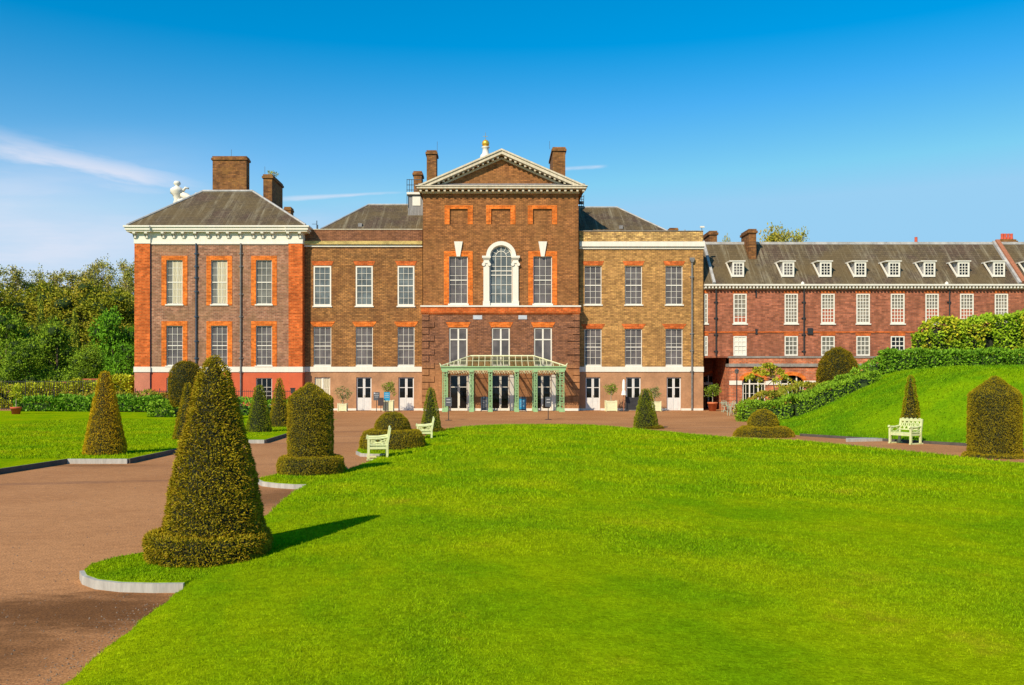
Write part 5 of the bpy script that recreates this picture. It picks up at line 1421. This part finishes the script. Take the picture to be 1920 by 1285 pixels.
topiary('low double dome yew at the foot of the bank, left of the right bench', 1431, 38, [(805, 28), (791, 27.5), (780, 22), (771, 11), (768, 3)], 'yew', 3520, 0.040, base={'cx': 1432, 'mat': 'yew_brown', 'prof': [(824, 56), (815, 55), (806, 48), (801, 40), (800, 26)]}, z0=.0)
o = topiary('big dark round yew dome on the bank in front of the brick range', 1571, 56.5, [(735, 34), (725, 36.5), (700, 36.5), (680, 32), (664, 22), (655, 11), (652, 2)], 'yew_dark', 1144, 0.073, z0=1.0)
m = MB(); m.tube([(0, 0, -.3), (0, 0, 1.2)], .14, 8); OFF[o] = None; m.make('trunk', MT['bark'], o)
topiary('slim brown yew cone behind the right bench', 1707.5, 36.5, [(822, 19.5), (810, 19), (780, 15), (745, 10), (715, 6), (707, 4), (704, 1)], 'yew_brown', 1980, 0.050, z0=.2)
topiary('tall yew column with a gabled top at the right edge of the lawn', 1865, 27.3,
        [(858, 44.5), (800, 45), (742, 44), (737, 41), (723, 24), (709, 7), (706, 2)], 'yew', 4840, 0.033,
        base={'cx': 1866, 'prof': [(866, 56), (860, 57), (852, 54), (849, 45)]}, z0=.0)

# ================================================================== BENCHES
def bench(label, loc, rz, L=1.25):
    """local: front faces -y, length along x"""
    o = thing('bench', label, 'bench', (0, 0, 0), group='pale painted garden benches'); OFF[o] = None; M_ = MT['paint_bench']; D = .56; sh = .43
    for sx in (-1, 1):
        x = sx * (L / 2); m = MB()
        m.bar((x, 0, .0), (x, 0, .64), .07); m.bar((x, D, 0), (x, D, .45), .07); m.bar((x, D, .45), (x, D + .09, .98), .07, .06)
        m.box(x - .035, x + .035, -.06, D + .12, .0, .05)
        m.box(x - .03, x + .03, 0, D, sh - .09, sh - .02)
        e = m.make('end_frame', M_, o)
        m = MB(); m.tube([(x, D + .02, .70), (x, .3, .66), (x, 0, .655), (x, -.07, .69)], [.035, .035, .04, .05], 8); m.make('armrest', M_, e)
        m = MB(); zb, zt = .47, .645
        m.bar((x, .04, (zb + zt) / 2), (x, D / 2, zt), .024); m.bar((x, D / 2, zt), (x, D - .02, (zb + zt) / 2), .024); m.bar((x, .04, (zb + zt) / 2), (x, D / 2, zb), .024); m.bar((x, D / 2, zb), (x, D - .02, (zb + zt) / 2), .024)
        m.bar((x, .02, zb - .005), (x, D, zb - .005), .03); m.make('lattice', M_, e)
    m = MB()
    for i in range(6): y = .02 + i * .092; m.box(-L / 2 + .03, L / 2 - .03, y, y + .075, sh - .02, sh + .012)
    m.box(-L / 2 + .04, L / 2 - .04, -.012, .012, sh - .1, sh - .022); m.make('seat', M_, o)
    m = MB(); m.bar((-L / 2, D + .085, .93), (L / 2, D + .085, .93), .06, .09); m.bar((-L / 2, D + .025, .56), (L / 2, D + .025, .56), .045, .05)
    n = 5
    for i in range(n):
        x0 = -L / 2 + L * i / n; x1 = x0 + L / n
        m.bar((x0, D + .03, .58), (x1, D + .08, .9), .028); m.bar((x1, D + .035, .58), (x0, D + .085, .9), .028); m.bar((x0, D + .03, .58), (x0, D + .08, .9), .03)
        m.tube([((x0 + x1) / 2 - .05, D + .085, .98), ((x0 + x1) / 2, D + .085, 1.0), ((x0 + x1) / 2 + .05, D + .085, .98)], .02, 6)
    m.make('backrest', M_, o)
    o.location = loc; o.rotation_euler = (0, 0, rz); o.scale = (1, .94, .93)
    return o


bench('pale green bench seen end on, in front of the double dome yew', (px(692, 26.3), 26.2, 0.03), R(-82.2), 1.0)
bench('pale green bench seen end on, farther back beside the slim yew cone', (px(783, 34.6), 34.6, 0.0), R(-85.1), 1.0)
ob_ = bench('pale green bench at the foot of the right grass bank', (px(1688, 33.2), 33.2, 0.0), R(-62), .88)

# ================================================================== PLANTERS AND POTS
def foliage_ball(parent, clusters, n, size, mat, name='foliage', width=.4):
    P, N = blob_crown(clusters, n, size, .3); return link_mesh(name, leaf_mesh(name, P, N, size, MT[mat], spread=.9, quad=True, width=width), parent)


def planter_tree(label, x, ybase, w_px, h_px, ctop, clusters, leafmat, Y=None, stemx=0):
    Y = Y or F * EYE / (ybase - HZ); s = Y / F; w = w_px * s; h = h_px * s
    o = thing('potted_tree', label, 'potted plant', (px(x, Y), Y, 0), group='bushes in cream box planters'); OFF[o] = None
    m = MB(); m.add([(-w * .46, -w * .46, .04), (w * .46, -w * .46, .04), (w * .46, w * .46, .04), (-w * .46, w * .46, .04), (-w / 2, -w / 2, h), (w / 2, -w / 2, h), (w / 2, w / 2, h), (-w / 2, w / 2, h)], [(0, 1, 5, 4), (1, 2, 6, 5), (2, 3, 7, 6), (3, 0, 4, 7), (0, 3, 2, 1)])
    pl = m.make('planter', MT['paint_cream'], o)
    m = MB()
    for a in (-1, 1):
        for b in (-1, 1): m.box(a * w / 2 - .03, a * w / 2 + .03, b * w / 2 - .03, b * w / 2 + .03, 0, h + .06)
    for b in (-1, 1): m.box(-w / 2 + .03, w / 2 - .03, b * w / 2 - .022, b * w / 2 + .022, h - .07, h + .01); m.box(-w / 2 + .03, w / 2 - .03, b * w * .46 - .02, b * w * .46 + .02, .04, .11)
    m.make('planter_frame', MT['paint_cream'], pl)
    m = MB(); m.box(-w * .45, w * .45, -w * .45, w * .45, h - .1, h - .05); m.make('soil', MT['bark'], pl)
    cl = [(cx * s, random.uniform(-.15, .15), pz(cy, Y), r * s, r * s * .8) for cx, cy, r in clusters]
    m = MB(); zc = sum(c[2] for c in cl) / len(cl); m.tube([(stemx * s, 0, h - .1), (stemx * s * .6, 0, (h + zc) / 2), (0, 0, zc)], [.035, .03, .015], 6)
    for c in cl: m.tube([(stemx * s * .6, 0, (h + zc) / 2), (c[0], c[1], c[2])], [.02, .008], 5)
    m.make('trunk', MT['bark_pale'], o)
    foliage_ball(o, cl, 650, .12, leafmat)
    return o


planter_tree('spreading olive bush in a cream planter left of the left signs', 642.5, 772, 15.5, 14, 0, [(-8, 733, 7), (0, 729, 7), (8, 733, 7), (-3, 742, 8), (7, 744, 8), (13, 738, 6), (0, 750, 5)], 'olive_leaf', Y=72.6)
planter_tree('round bush in a cream planter behind the blue sign', 728.5, 772, 18, 20, 0, [(-3, 725, 9), (4, 721, 8), (7, 731, 7), (-4, 733, 5), (10, 738, 4)], 'bush_green', Y=72.8)
planter_tree('upright bush in a cream planter left of the closed parasol', 1145.5, 771, 19.5, 19, 0, [(-4, 727, 8), (4, 725, 8), (0, 734, 8), (8, 731, 6)], 'bush_green', Y=73.0)
planter_tree('dark leaved bush in a cream planter behind the far green cone', 1228, 771, 19, 18, 0, [(-5, 733, 7), (2, 731, 7), (5, 740, 6), (-3, 742, 6)], 'olive_leaf', Y=72.8)


def pot_tree(label, x, Y, rt, h, clusters, leafmat, mat='terracotta', n=700, size=.13):
    o = thing('potted_tree', label, 'potted plant', (px(x, Y), Y, 0)); OFF[o] = None; s = Y / F
    m = MB(); m.lathe([(.02, 0), (rt * .68, 0), (rt * .9, h * .8), (rt * 1.02, h * .8), (rt * 1.04, h), (rt * .88, h), (rt * .86, h * .85), (.02, h * .85)], n=20); m.make('pot', MT[mat], o, True)
    cl = [(cx * s, random.uniform(-.15, .15), pz(cy, Y), r * s, r * s * .8) for cx, cy, r in clusters]
    m = MB(); zc = sum(c[2] for c in cl) / len(cl); m.tube([(0, 0, h * .8), (0.02, 0, zc)], [.035, .025], 6); m.make('trunk', MT['bark_pale'], o)
    foliage_ball(o, cl, n, size, leafmat)


pot_tree('standard round headed bush in a large terracotta pot by the shaded arch', 1336, 73.2, .40, .72, [(-9, 731, 7), (-2, 726, 8), (7, 727, 7), (-6, 739, 7), (4, 736, 8), (12, 733, 5)], 'bush_green')
pot_tree('small shrub in a red terracotta pot on the path at the far left', 30, 62, .36, .62, [(-2, 738, 8), (4, 745, 8), (0, 728, 8)], 'climber', 'pot_red')

# ================================================================== SIGNS
def lettering(parent, x0, x1, y, z0, z1, rows, mat='lettering', seed=0):
    if not rows: return
    rs = random.Random(seed); m = MB(); h = (z1 - z0) / (rows * 2)
    for i in range(rows):
        z = z1 - (2 * i + 1) * h; L = (x1 - x0) * rs.uniform(.55, 1); m.box(x0 + (x1 - x0 - L) / 2, x0 + (x1 - x0 + L) / 2, y - .006, y, z - h * .22, z + h * .22)
    m.make('lettering', MT[mat], parent)


def stand_sign(label, x, ybase, ytop, ybot, w_px, mat, posts=1, foot=True, rows=3, Y=None, extra=False, rz=0):
    Y = Y or F * EYE / (ybase - HZ); s = Y / F; w = w_px * s; o = thing('sign', label, 'sign', (px(x, Y), Y, 0), group='signs on posts before the palace'); OFF[o] = None
    zt, zb = pz(ytop, Y), pz(ybot, Y); m = MB()
    m.box(-w / 2, w / 2, -.03, .03, zb, zt); p = m.make('panel', MT[mat], o)
    lettering(p, -w * .38, w * .38, -.032, zb + (zt - zb) * .3, zt - (zt - zb) * .1, rows, seed=x)
    if extra: k = MB(); k.box(-w * .44, -w * .22, -.037, -.031, zt - .14, zt - .04); k.make('emblem', MT['lettering'], p)
    m = MB()
    for q in ([0] if posts == 1 else [-w * .22, w * .22]): m.bar((q, 0.035, 0), (q, .035, zb + .05), .045)
    m.make('post', MT['iron_black'], o)
    if foot: m = MB(); m.lathe([(.22, 0), (.22, .025), (.05, .04)], n=16); m.make('foot', MT['iron_black'], o)
    return o


stand_sign('small grey sign on a stand in front of the canopy\'s left column', 841, 788.5, 745.5, 762, 12, 'sign_grey', rows=2)
stand_sign('small grey sign on a stand in front of the canopy\'s right door', 1028, 787, 744.5, 763, 11.5, 'sign_grey', rows=2)
stand_sign('grey notice on a post left of the dark low sign', 706, 772, 735.5, 751, 11.5, 'sign_grey', rows=3, Y=71.5, extra=True, foot=False)
stand_sign('dark brown low sign between the grey notice and the blue poster', 714, 772, 746, 761, 10.5, 'sign_dark', rows=0, Y=71, foot=False)
stand_sign('bright blue poster sign on two posts in front of a planter', 725.5, 772, 735.5, 751.5, 11, 'sign_blue', posts=2, rows=3, Y=71.2, foot=False)


def aboard(label, x, Y, ytop, w_px, blue):
    s = Y / F; w = w_px * s; h = pz(ytop, Y); o = thing('poster_stand', label, 'sign', (px(x, Y), Y, 0), group='poster stands under the canopy'); OFF[o] = None
    m = MB(); m.prism([(-w / 2, .08), (w / 2, .08), (w / 2, h), (w * .2, h + .07), (-w * .2, h + .07), (-w / 2, h)], -.05, .05)
    m.box(-w / 2 - .02, -w / 2 + .05, -.25, .25, 0, .079); m.box(w / 2 - .05, w / 2 + .02, -.25, .25, 0, .079); f = m.make('frame', MT['iron_blue'], o)
    m = MB(); m.box(-w / 2 + .07, w / 2 - .07, -.06, -.051, .2, h - .1); p = m.make('poster', MT['sign_blue' if blue else 'sign_grey'], o)
    lettering(p, -w * .34, w * .34, -.062, .35, h - .2, 7, seed=int(x))
    m = MB(); m.tube([(-.09, 0, h + .07), (0, 0, h + .14), (.09, 0, h + .07)], .015, 6); m.make('handle', MT['iron_black'], o)


aboard('dark blue and white poster stand left of the canopy\'s middle door', 908.5, 72.6, 745.5, 13.5, False)
aboard('light blue poster stand right of the canopy\'s middle door', 979.5, 72.0, 746, 14.5, True)

# closed parasol
Y = 72.6; s = Y / F; o = thing('parasol', 'closed white parasol on a wooden pole beside the middle right door', 'parasol', (px(1169.5, Y), Y, 0)); OFF[o] = None
m = MB(); m.tube([(0, 0, 0), (0, 0, pz(712, Y))], .035, 8); m.make('pole', MT['wood_pole'], o)
m = MB(); zz = lambda y: pz(y, Y); m.lathe([(.14, zz(741)), (.21, zz(741)), (.15, zz(734)), (.11, zz(732.5)), (.13, zz(728)), (.12, zz(718)), (.08, zz(713)), (.02, zz(711.5))], n=12); m.make('canopy', MT['canvas'], o, False)
m = MB(); m.box(-.35, .35, -.3, .3, 0, .07); m.make('base', MT['iron_black'], o)
# black windbreak
Y = 73.2; o = thing('windbreak', 'black fabric windbreak panel in front of the middle right door', 'screen', (px(1187, Y), Y, 0)); OFF[o] = None; w = 28 * Y / F
m = MB(); n = 16; zt = pz(743.5, Y)
for i in range(n):
    xa, xb = -w / 2 + w * i / n, -w / 2 + w * (i + 1) / n; f_ = lambda q: .03 * math.sin(q * 3.3); g2 = lambda q: zt - .09 * math.sin((q + w / 2) / w * math.pi)
    m.add([(xa, f_(xa), .08), (xb, f_(xb), .08), (xb, f_(xb), g2(xb)), (xa, f_(xa), g2(xa)), (xa, f_(xa) + .01, .08), (xb, f_(xb) + .01, .08), (xb, f_(xb) + .01, g2(xb)), (xa, f_(xa) + .01, g2(xa))], [(0, 1, 2, 3), (7, 6, 5, 4)])
m.make('fabric', MT['banner_black'], o)
for sx in (-1, 1): m = MB(); m.tube([(sx * w / 2, 0, 0), (sx * w / 2, 0, zt + .06)], .03, 8); m.box(sx * w / 2 - .15, sx * w / 2 + .15, -.15, .15, 0, .03); m.make('post', MT['iron_black'], o)
# papers standing inside the door panes
# lamp post
Y = 70.5; o = thing('lamp_post', 'black lamp post in front of the brick arcade', 'street lamp', (px(1381.5, Y), Y, 0)); OFF[o] = None
m = MB(); m.lathe([(.14, 0), (.14, .3), (.07, .4), (.05, 1.2), (.04, pz(701, Y))], n=10); m.make('post', MT['iron_black'], o, True)
m = MB(); z = pz(701, Y); m.lathe([(.05, z), (.12, z + .02), (.17, z + .25), (.20, z + .27), (.06, z + .37), (.02, z + .42)], n=8); m.make('lantern', MT['iron_grey'], o)
# lamp/bin by the railing
Y = 71.5; X = px(549, Y); o = thing('railing_lantern', 'small dark lantern box on a post at the end of the pavilion railings', 'lantern', (X, Y, 0)); OFF[o] = None
m = MB(); m.tube([(0, 0, 0), (0, 0, pz(738, Y))], .04, 8); m.make('post', MT['iron_black'], o); m = MB(); m.box(-.15, .15, -.15, .15, pz(738, Y), pz(729, Y)); m.box(-.19, .19, -.19, .19, pz(729, Y), pz(727.5, Y)); m.make('lantern', MT['iron_black'], o)


# ================================================================== CAFE FURNITURE
def cafe_chair(label, loc, rz):
    o = thing('cafe_chair', label, 'chair', (0, 0, 0), group='pale green metal cafe chairs'); OFF[o] = None; M_ = MT['metal_chair']
    for sx in (-.2, .2):
        for y0, y1, top in ((-.2, -.16, .45), (.2, .16, .45)): m = MB(); m.tube([(sx, y0, 0), (sx, y1, top)], .016, 6); m.make('leg', M_, o)
    m = MB()
    for i in range(6): m.box(-.21, .21, -.2 + i * .068, -.2 + i * .068 + .05, .445, .465)
    m.make('seat', M_, o)
    m = MB(); m.tube([(-.2, .18, .46), (-.2, .24, .85), (0, .25, .9), (.2, .24, .85), (.2, .18, .46)], .016, 6)
    for z in (.58, .68, .78): m.bar((-.2, .2 + (z - .46) * .15, z), (.2, .2 + (z - .46) * .15, z), .012, .035)
    m.make('backrest', M_, o); o.location = loc; o.rotation_euler = (0, 0, rz); return o


def cafe_table(label, loc):
    o = thing('cafe_table', label, 'table', (0, 0, 0), group='pale green metal cafe tables'); OFF[o] = None
    m = MB(); m.lathe([(.02, .72), (.36, .72), (.36, .745), (.02, .745)], n=20); m.make('tabletop', MT['metal_chair'], o)
    m = MB(); m.tube([(0, 0, .1), (0, 0, .72)], .025, 8)
    for a in (0, 2.09, 4.19): m.tube([(0, 0, .22), (.3 * math.cos(a), .3 * math.sin(a), 0)], .016, 6)
    m.make('base', MT['metal_chair'], o); o.location = loc; return o


cafe_table('pale metal cafe table just right of the big terracotta pot', (px(1358, 70), 70, 0))
cafe_table('pale metal cafe table nearest the hedge, front one', (px(1384, 63.5), 63.5, 0))
for lb, x, Y, rz in (('cafe chair behind the table by the terracotta pot', 1360, 71, 0.2), ('cafe chair right of the table by the terracotta pot', 1371, 70, -1.3), ('cafe chair at the far side of the front table', 1378, 65.2, .3),
                     ('cafe chair left of the front table by the hedge', 1371, 63, 1.7), ('cafe chair right of the front table, against the hedge', 1398, 62.8, -1.4), ('cafe chair nearest the low double dome yew', 1390, 60.5, 2.9)):
    cafe_chair(lb, (px(x, Y), Y, 0), rz)

# ================================================================== LEFT SIDE: railings, wall, borders
def railing(label, pts, h, sp=.16, name='railing'):
    o = thing(name, label, 'railing', (pts[0][0], pts[0][1], 0), group='black iron railings'); m = MB(); r = MB()
    for a, b in zip(pts[:-1], pts[1:]):
        a, b = Vector((*a, 0)), Vector((*b, 0)); L = (b - a).length; n = int(L / sp)
        for i in range(n + 1):
            p = a + (b - a) * i / n; big = i % 12 == 0; m.bar(p, p + Vector((0, 0, h + (.12 if big else 0.))), .05 if big else .022)
        r.bar(a + Vector((0, 0, h - .12)), b + Vector((0, 0, h - .12)), .03, .04); r.bar(a + Vector((0, 0, .12)), b + Vector((0, 0, .12)), .03, .04)
    m.make('balusters', MT['iron_black'], o); r.make('rail', MT['iron_black'], o)


railing('black iron railings in front of the red pavilion basement', [(px(254, 71.8), 71.8), (px(546, 71.8), 71.8)], 1.72)
railing('black iron railings on the far left before the climber covered wall', [(px(-60, 76), 76), (px(196, 76), 76)], 2.5, .2)
m = MB(); Yg = 84
o = thing('garden_wall', 'low red brick garden wall below the trees at the left', 'wall', (px(60, Yg), Yg, 0))
for (x0, x1, yt) in ((-120, 85, 722), (85, 155, 717.5), (155, 196, 712), (196, 262, 705.5)): m.box(px(x0, Yg), px(x1, Yg), Yg, Yg + .4, 0, pz(yt, Yg))
m.make('brickwork', MT['brick_garden'], o); m = MB()
for (x0, x1, yt) in ((-120, 85, 722), (85, 155, 717.5), (155, 196, 712), (196, 262, 705.5)): m.box(px(x0, Yg), px(x1, Yg), Yg - .08, Yg + .48, pz(yt, Yg), pz(yt - 1.6, Yg))
m.make('coping', MT['terracotta'], o)


def hp(x, Y, z0, z1, d): return (px(x, Y), Y, z0, z1, d)


hedge('climbing_plant', 'yellow green climber trained over the wall at the far left', 'climber', [hp(-60, 81, 0, 1.9, .8), hp(60, 81, 0, 2.0, .8), hp(150, 81, 0, 2.2, .8), hp(205, 81, 0, 2.4, .8)], 'climber', dens=165, size=.24, lump=.25)
hedge('climbing_plant', 'tall yellow green climber beside the red pavilion corner', 'climber', [hp(208, 80, 0, 2.6, .8), hp(250, 80, 0, 2.75, .8)], 'climber', dens=165, size=.24, lump=.2)
hedge('hedge', 'long leafy green hedge behind the left lawn', 'hedge', [hp(42, 69, .1, 1.05, .9), hp(120, 69, .1, 1.1, .9), hp(200, 68, .1, 1.1, .9), hp(292, 67, .1, 1.1, .9)], 'laurel', dens=176, size=.2, lump=.15)
hedge('shrub', 'bronze green shrubs between the left hedge and the pavilion railings', 'shrub', [hp(120, 71, .1, 1.35, .6), hp(200, 70.5, .1, 1.4, .6), hp(300, 69.5, .1, 1.45, .6), hp(345, 69.5, .1, 1.4, .6)], 'shrub_brown', dens=110, size=.16, lump=.2)
hedge('shrub', 'bright green leafy shrub at the lawn corner left of the dark round yew', 'shrub', [hp(296, 57.5, .1, 1.0, .9), hp(338, 57, .1, 1.0, .9)], 'laurel_bright', dens=132, size=.18, lump=.2)
hedge('hedge', 'low green hedge below the pavilion between the small yew cones', 'hedge', [hp(440, 60, .1, 1.05, .9), hp(500, 60, .1, 1.0, .9), hp(560, 60, .1, 1.0, .9)], 'laurel', dens=110, size=.18, lump=.12)

# ================================================================== RIGHT SIDE: borders and hedges
def bz(x, y): return float(bank_h(np.array(x), np.array(y)))


def hb(x, Y, h, d, dz=0): X = px(x, Y); return (X, Y, max(0, bz(X, Y)) - .05 + dz, bz(X, Y) + h, d)


def hp2(x, Y, z1, d): X = px(x, Y); return (X, Y, max(0, bz(X, Y)) - .15, z1, d)


hedge('hedge', 'loose light green planting climbing the bank from the cafe chairs', 'hedge', [hp2(1400, 54, .95, 1.1), hp2(1440, 53, 1.05, 1.3), hp2(1490, 52.3, 1.35, 1.4), hp2(1545, 52, 1.95, 1.4), hp2(1595, 52, 2.55, 1.3), hp2(1622, 52.5, 2.85, 1.1)], 'laurel_bright', dens=260, size=.125, lump=.22)
hedge('shrub', 'bronze green shrubs behind the light planting on the bank', 'shrub', [hp2(1388, 57, .95, 1.1), hp2(1420, 56.5, 1.35, 1.3), hp2(1460, 56, 1.75, 1.4), hp2(1505, 56, 2.1, 1.4), hp2(1545, 56, 2.15, 1.2), hp2(1590, 56.5, 2.6, 1.0)], 'shrub_brown', dens=165, size=.14, lump=.2)
hedge('hedge', 'dark green ivy corner where the planting meets the clipped hedge', 'hedge', [hb(1600, 58.5, 1.1, .9), hb(1660, 58.5, 1.2, .9)], 'laurel', dens=132, size=.17, lump=.15)
def hc_(x, Y, z1, d): X = px(x, Y); return (X, Y, bz(X, Y) - .1, z1, d)


hedge('hedge', 'long clipped dark green hedge along the top of the right bank', 'hedge', [hc_(1662, 57.2, 4.25, .8), hc_(1720, 57.4, 4.2, .8), hc_(1800, 57.4, 4.2, .8), hc_(1880, 57.4, 4.25, .8), hc_(1990, 57.4, 4.25, .8)], 'laurel', dens=242, size=.16, lump=.1)
YH = 60.0
def hz(x, z0, z1, d): return (px(x, YH), YH, z0, z1, d)
hs_ = hedge('hedge', 'tall pleached hedge with window openings rising behind the clipped hedge', 'hedge', [hz(1722, 2.8, 5.5, .7), hz(1736, 2.9, 6.25, .8), hz(1790, 2.9, 6.35, .8), hz(1850, 2.9, 6.5, .8), hz(1910, 2.9, 6.8, .8), hz(2000, 2.9, 7.1, .8)], 'climber_right', dens=187, size=.2, lump=.22,
      holes=[(px(1745, YH), pz(617, YH), .28, .32), (px(1842, YH), pz(643, YH), .28, .5), (px(1916, YH), pz(640, YH), .3, .5)])
# wiry young tree on the terrace
o = thing('young_tree', 'wiry yellow green young tree trained in front of the brick arches', 'tree', (px(1446, 66), 66, 0)); OFF[o] = None; s = 66 / F
cl = [((x - 1446) * s, random.uniform(-.4, .4), pz(y, 66), r * s, r * s * .55) for x, y, r in ((1436, 686, 9), (1450, 689, 9), (1420, 694, 9), (1464, 697, 8), (1407, 706, 8), (1430, 700, 9), (1447, 701, 9), (1470, 706, 7), (1455, 714, 7), (1424, 712, 6), (1460, 724, 5), (1424, 724, 4), (1400, 710, 5), (1478, 712, 4))]
m = MB(); m.tube([(0.5, 0, 0), (.3, 0, 1.2), (.1, 0, pz(705, 66))], [.07, .05, .035], 7)
for c in cl: m.tube([(.2, 0, pz(712, 66)), ((c[0] + .2) / 2, c[1], c[2] - .1), (c[0], c[1], c[2])], [.03, .02, .01], 5)
m.make('trunk', MT['bark'], o); foliage_ball(o, cl, 1500, .17, 'wisteria_leaf', 'crown', .5)

# ================================================================== TREES
SP = {'olive': (('round', 15, 12, 'tree_olive', 20000, .27), dict(ncl=34, seed=3, base=.12)),
      'olive2': (('round', 15, 11, 'tree_olive', 20000, .27), dict(ncl=30, seed=9, base=.10)),
      'sparse': (('sparse', 17, 10, 'tree_sparse', 16000, .22), dict(ncl=130, seed=5, base=.3, shell=.0)),
      'dark': (('round', 10, 10, 'tree_dark', 13000, .27), dict(ncl=26, seed=11, base=.05)),
      'green': (('round', 8, 9, 'tree_green', 12000, .27), dict(ncl=24, seed=13, base=.03)),
      'column': (('column', 13, 4, 'tree_column', 7000, .26), dict(ncl=26, seed=15, base=.03))}
G = 'trees beyond the garden wall'
def tr(key, label, x, Y, ytop, wpx=None, rz=0):
    H = pz(ytop, Y); k = H / SP[key][0][1]; wk = k if wpx is None else wpx * Y / F / SP[key][0][2]
    tree('tree', key, label, px(x, Y), Y, 0, (wk, wk, k), rz, G, SP[key])
tr('sparse', 'thinly leafed tree at the far left edge, its twigs against the sky', 14, 125, 498, 150, .3)
tr('sparse', 'thin topped tree left of the tallest pale tree', 95, 130, 505, 150, 1.7)
tr('sparse', 'tallest thinly leafed tree with a brownish crown left of the pavilion', 190, 128, 486, 125, 2.9)
tr('sparse', 'thinly leafed tree crown touching the pavilion corner', 245, 124, 486, 110, 4.1)
tr('sparse', 'thin topped tree between the two dark columnar trees', 140, 133, 507, 150, 5.1)
tr('olive', 'olive green bushy tree at the left edge of the picture', 0, 112, 540, 190, .5)
tr('olive2', 'olive brown bushy tree behind the first columnar tree', 75, 118, 530, 190, 1.1)
tr('olive', 'golden olive tree in the middle of the left tree belt', 150, 114, 526, 190, 2.4)
tr('olive2', 'olive tree beside the pavilion above the bright green one', 225, 110, 540, 170, 3.7)
tr('column', 'dark columnar tree, left one of the two slim trees', 76, 103, 545, 34, .2)
tr('column', 'slim columnar tree, right one of the two slim trees', 140, 102, 575, 30, 1.9)
tr('dark', 'dark evergreen at the left edge above the railings', 12, 100, 592, 140, .9)
tr('dark', 'low dark evergreen between the two columnar trees', 108, 98, 612, 120, 2.1)
tr('dark', 'small dark evergreen left of the first columnar tree, by the wall', 55, 95, 645, 110, 3.5)
tr('green', 'bright green dense tree against the pavilion corner', 212, 97, 585, 120, 1.0)
tr('green', 'darker green shrubby tree low beside the pavilion', 236, 92, 645, 100, 3.0)
tr('dark', 'dark bushy tree low behind the cut off yew cone', 165, 92, 655, 100, 4.4)
tree('tree', 'sparse', 'wide olive tree showing above the ridge of the brick range, right of its chimney', px(1486, 130), 130, 0, (1.0, 1.0, pz(427, 130) / 17), .6, None, SP['sparse'])
tree('tree', 'olive', 'yellowish tree crown just above the range roof beside its chimney', px(1452, 134), 134, 0, (.95, .95, pz(429, 134) / 15), .6, None, SP['olive'])
tree('tree', 'olive', 'distant tree barely showing between the two left range chimneys', px(1358, 140), 140, 0, (.4, .4, pz(447, 140) / 15), 2.6, None, SP['olive'])
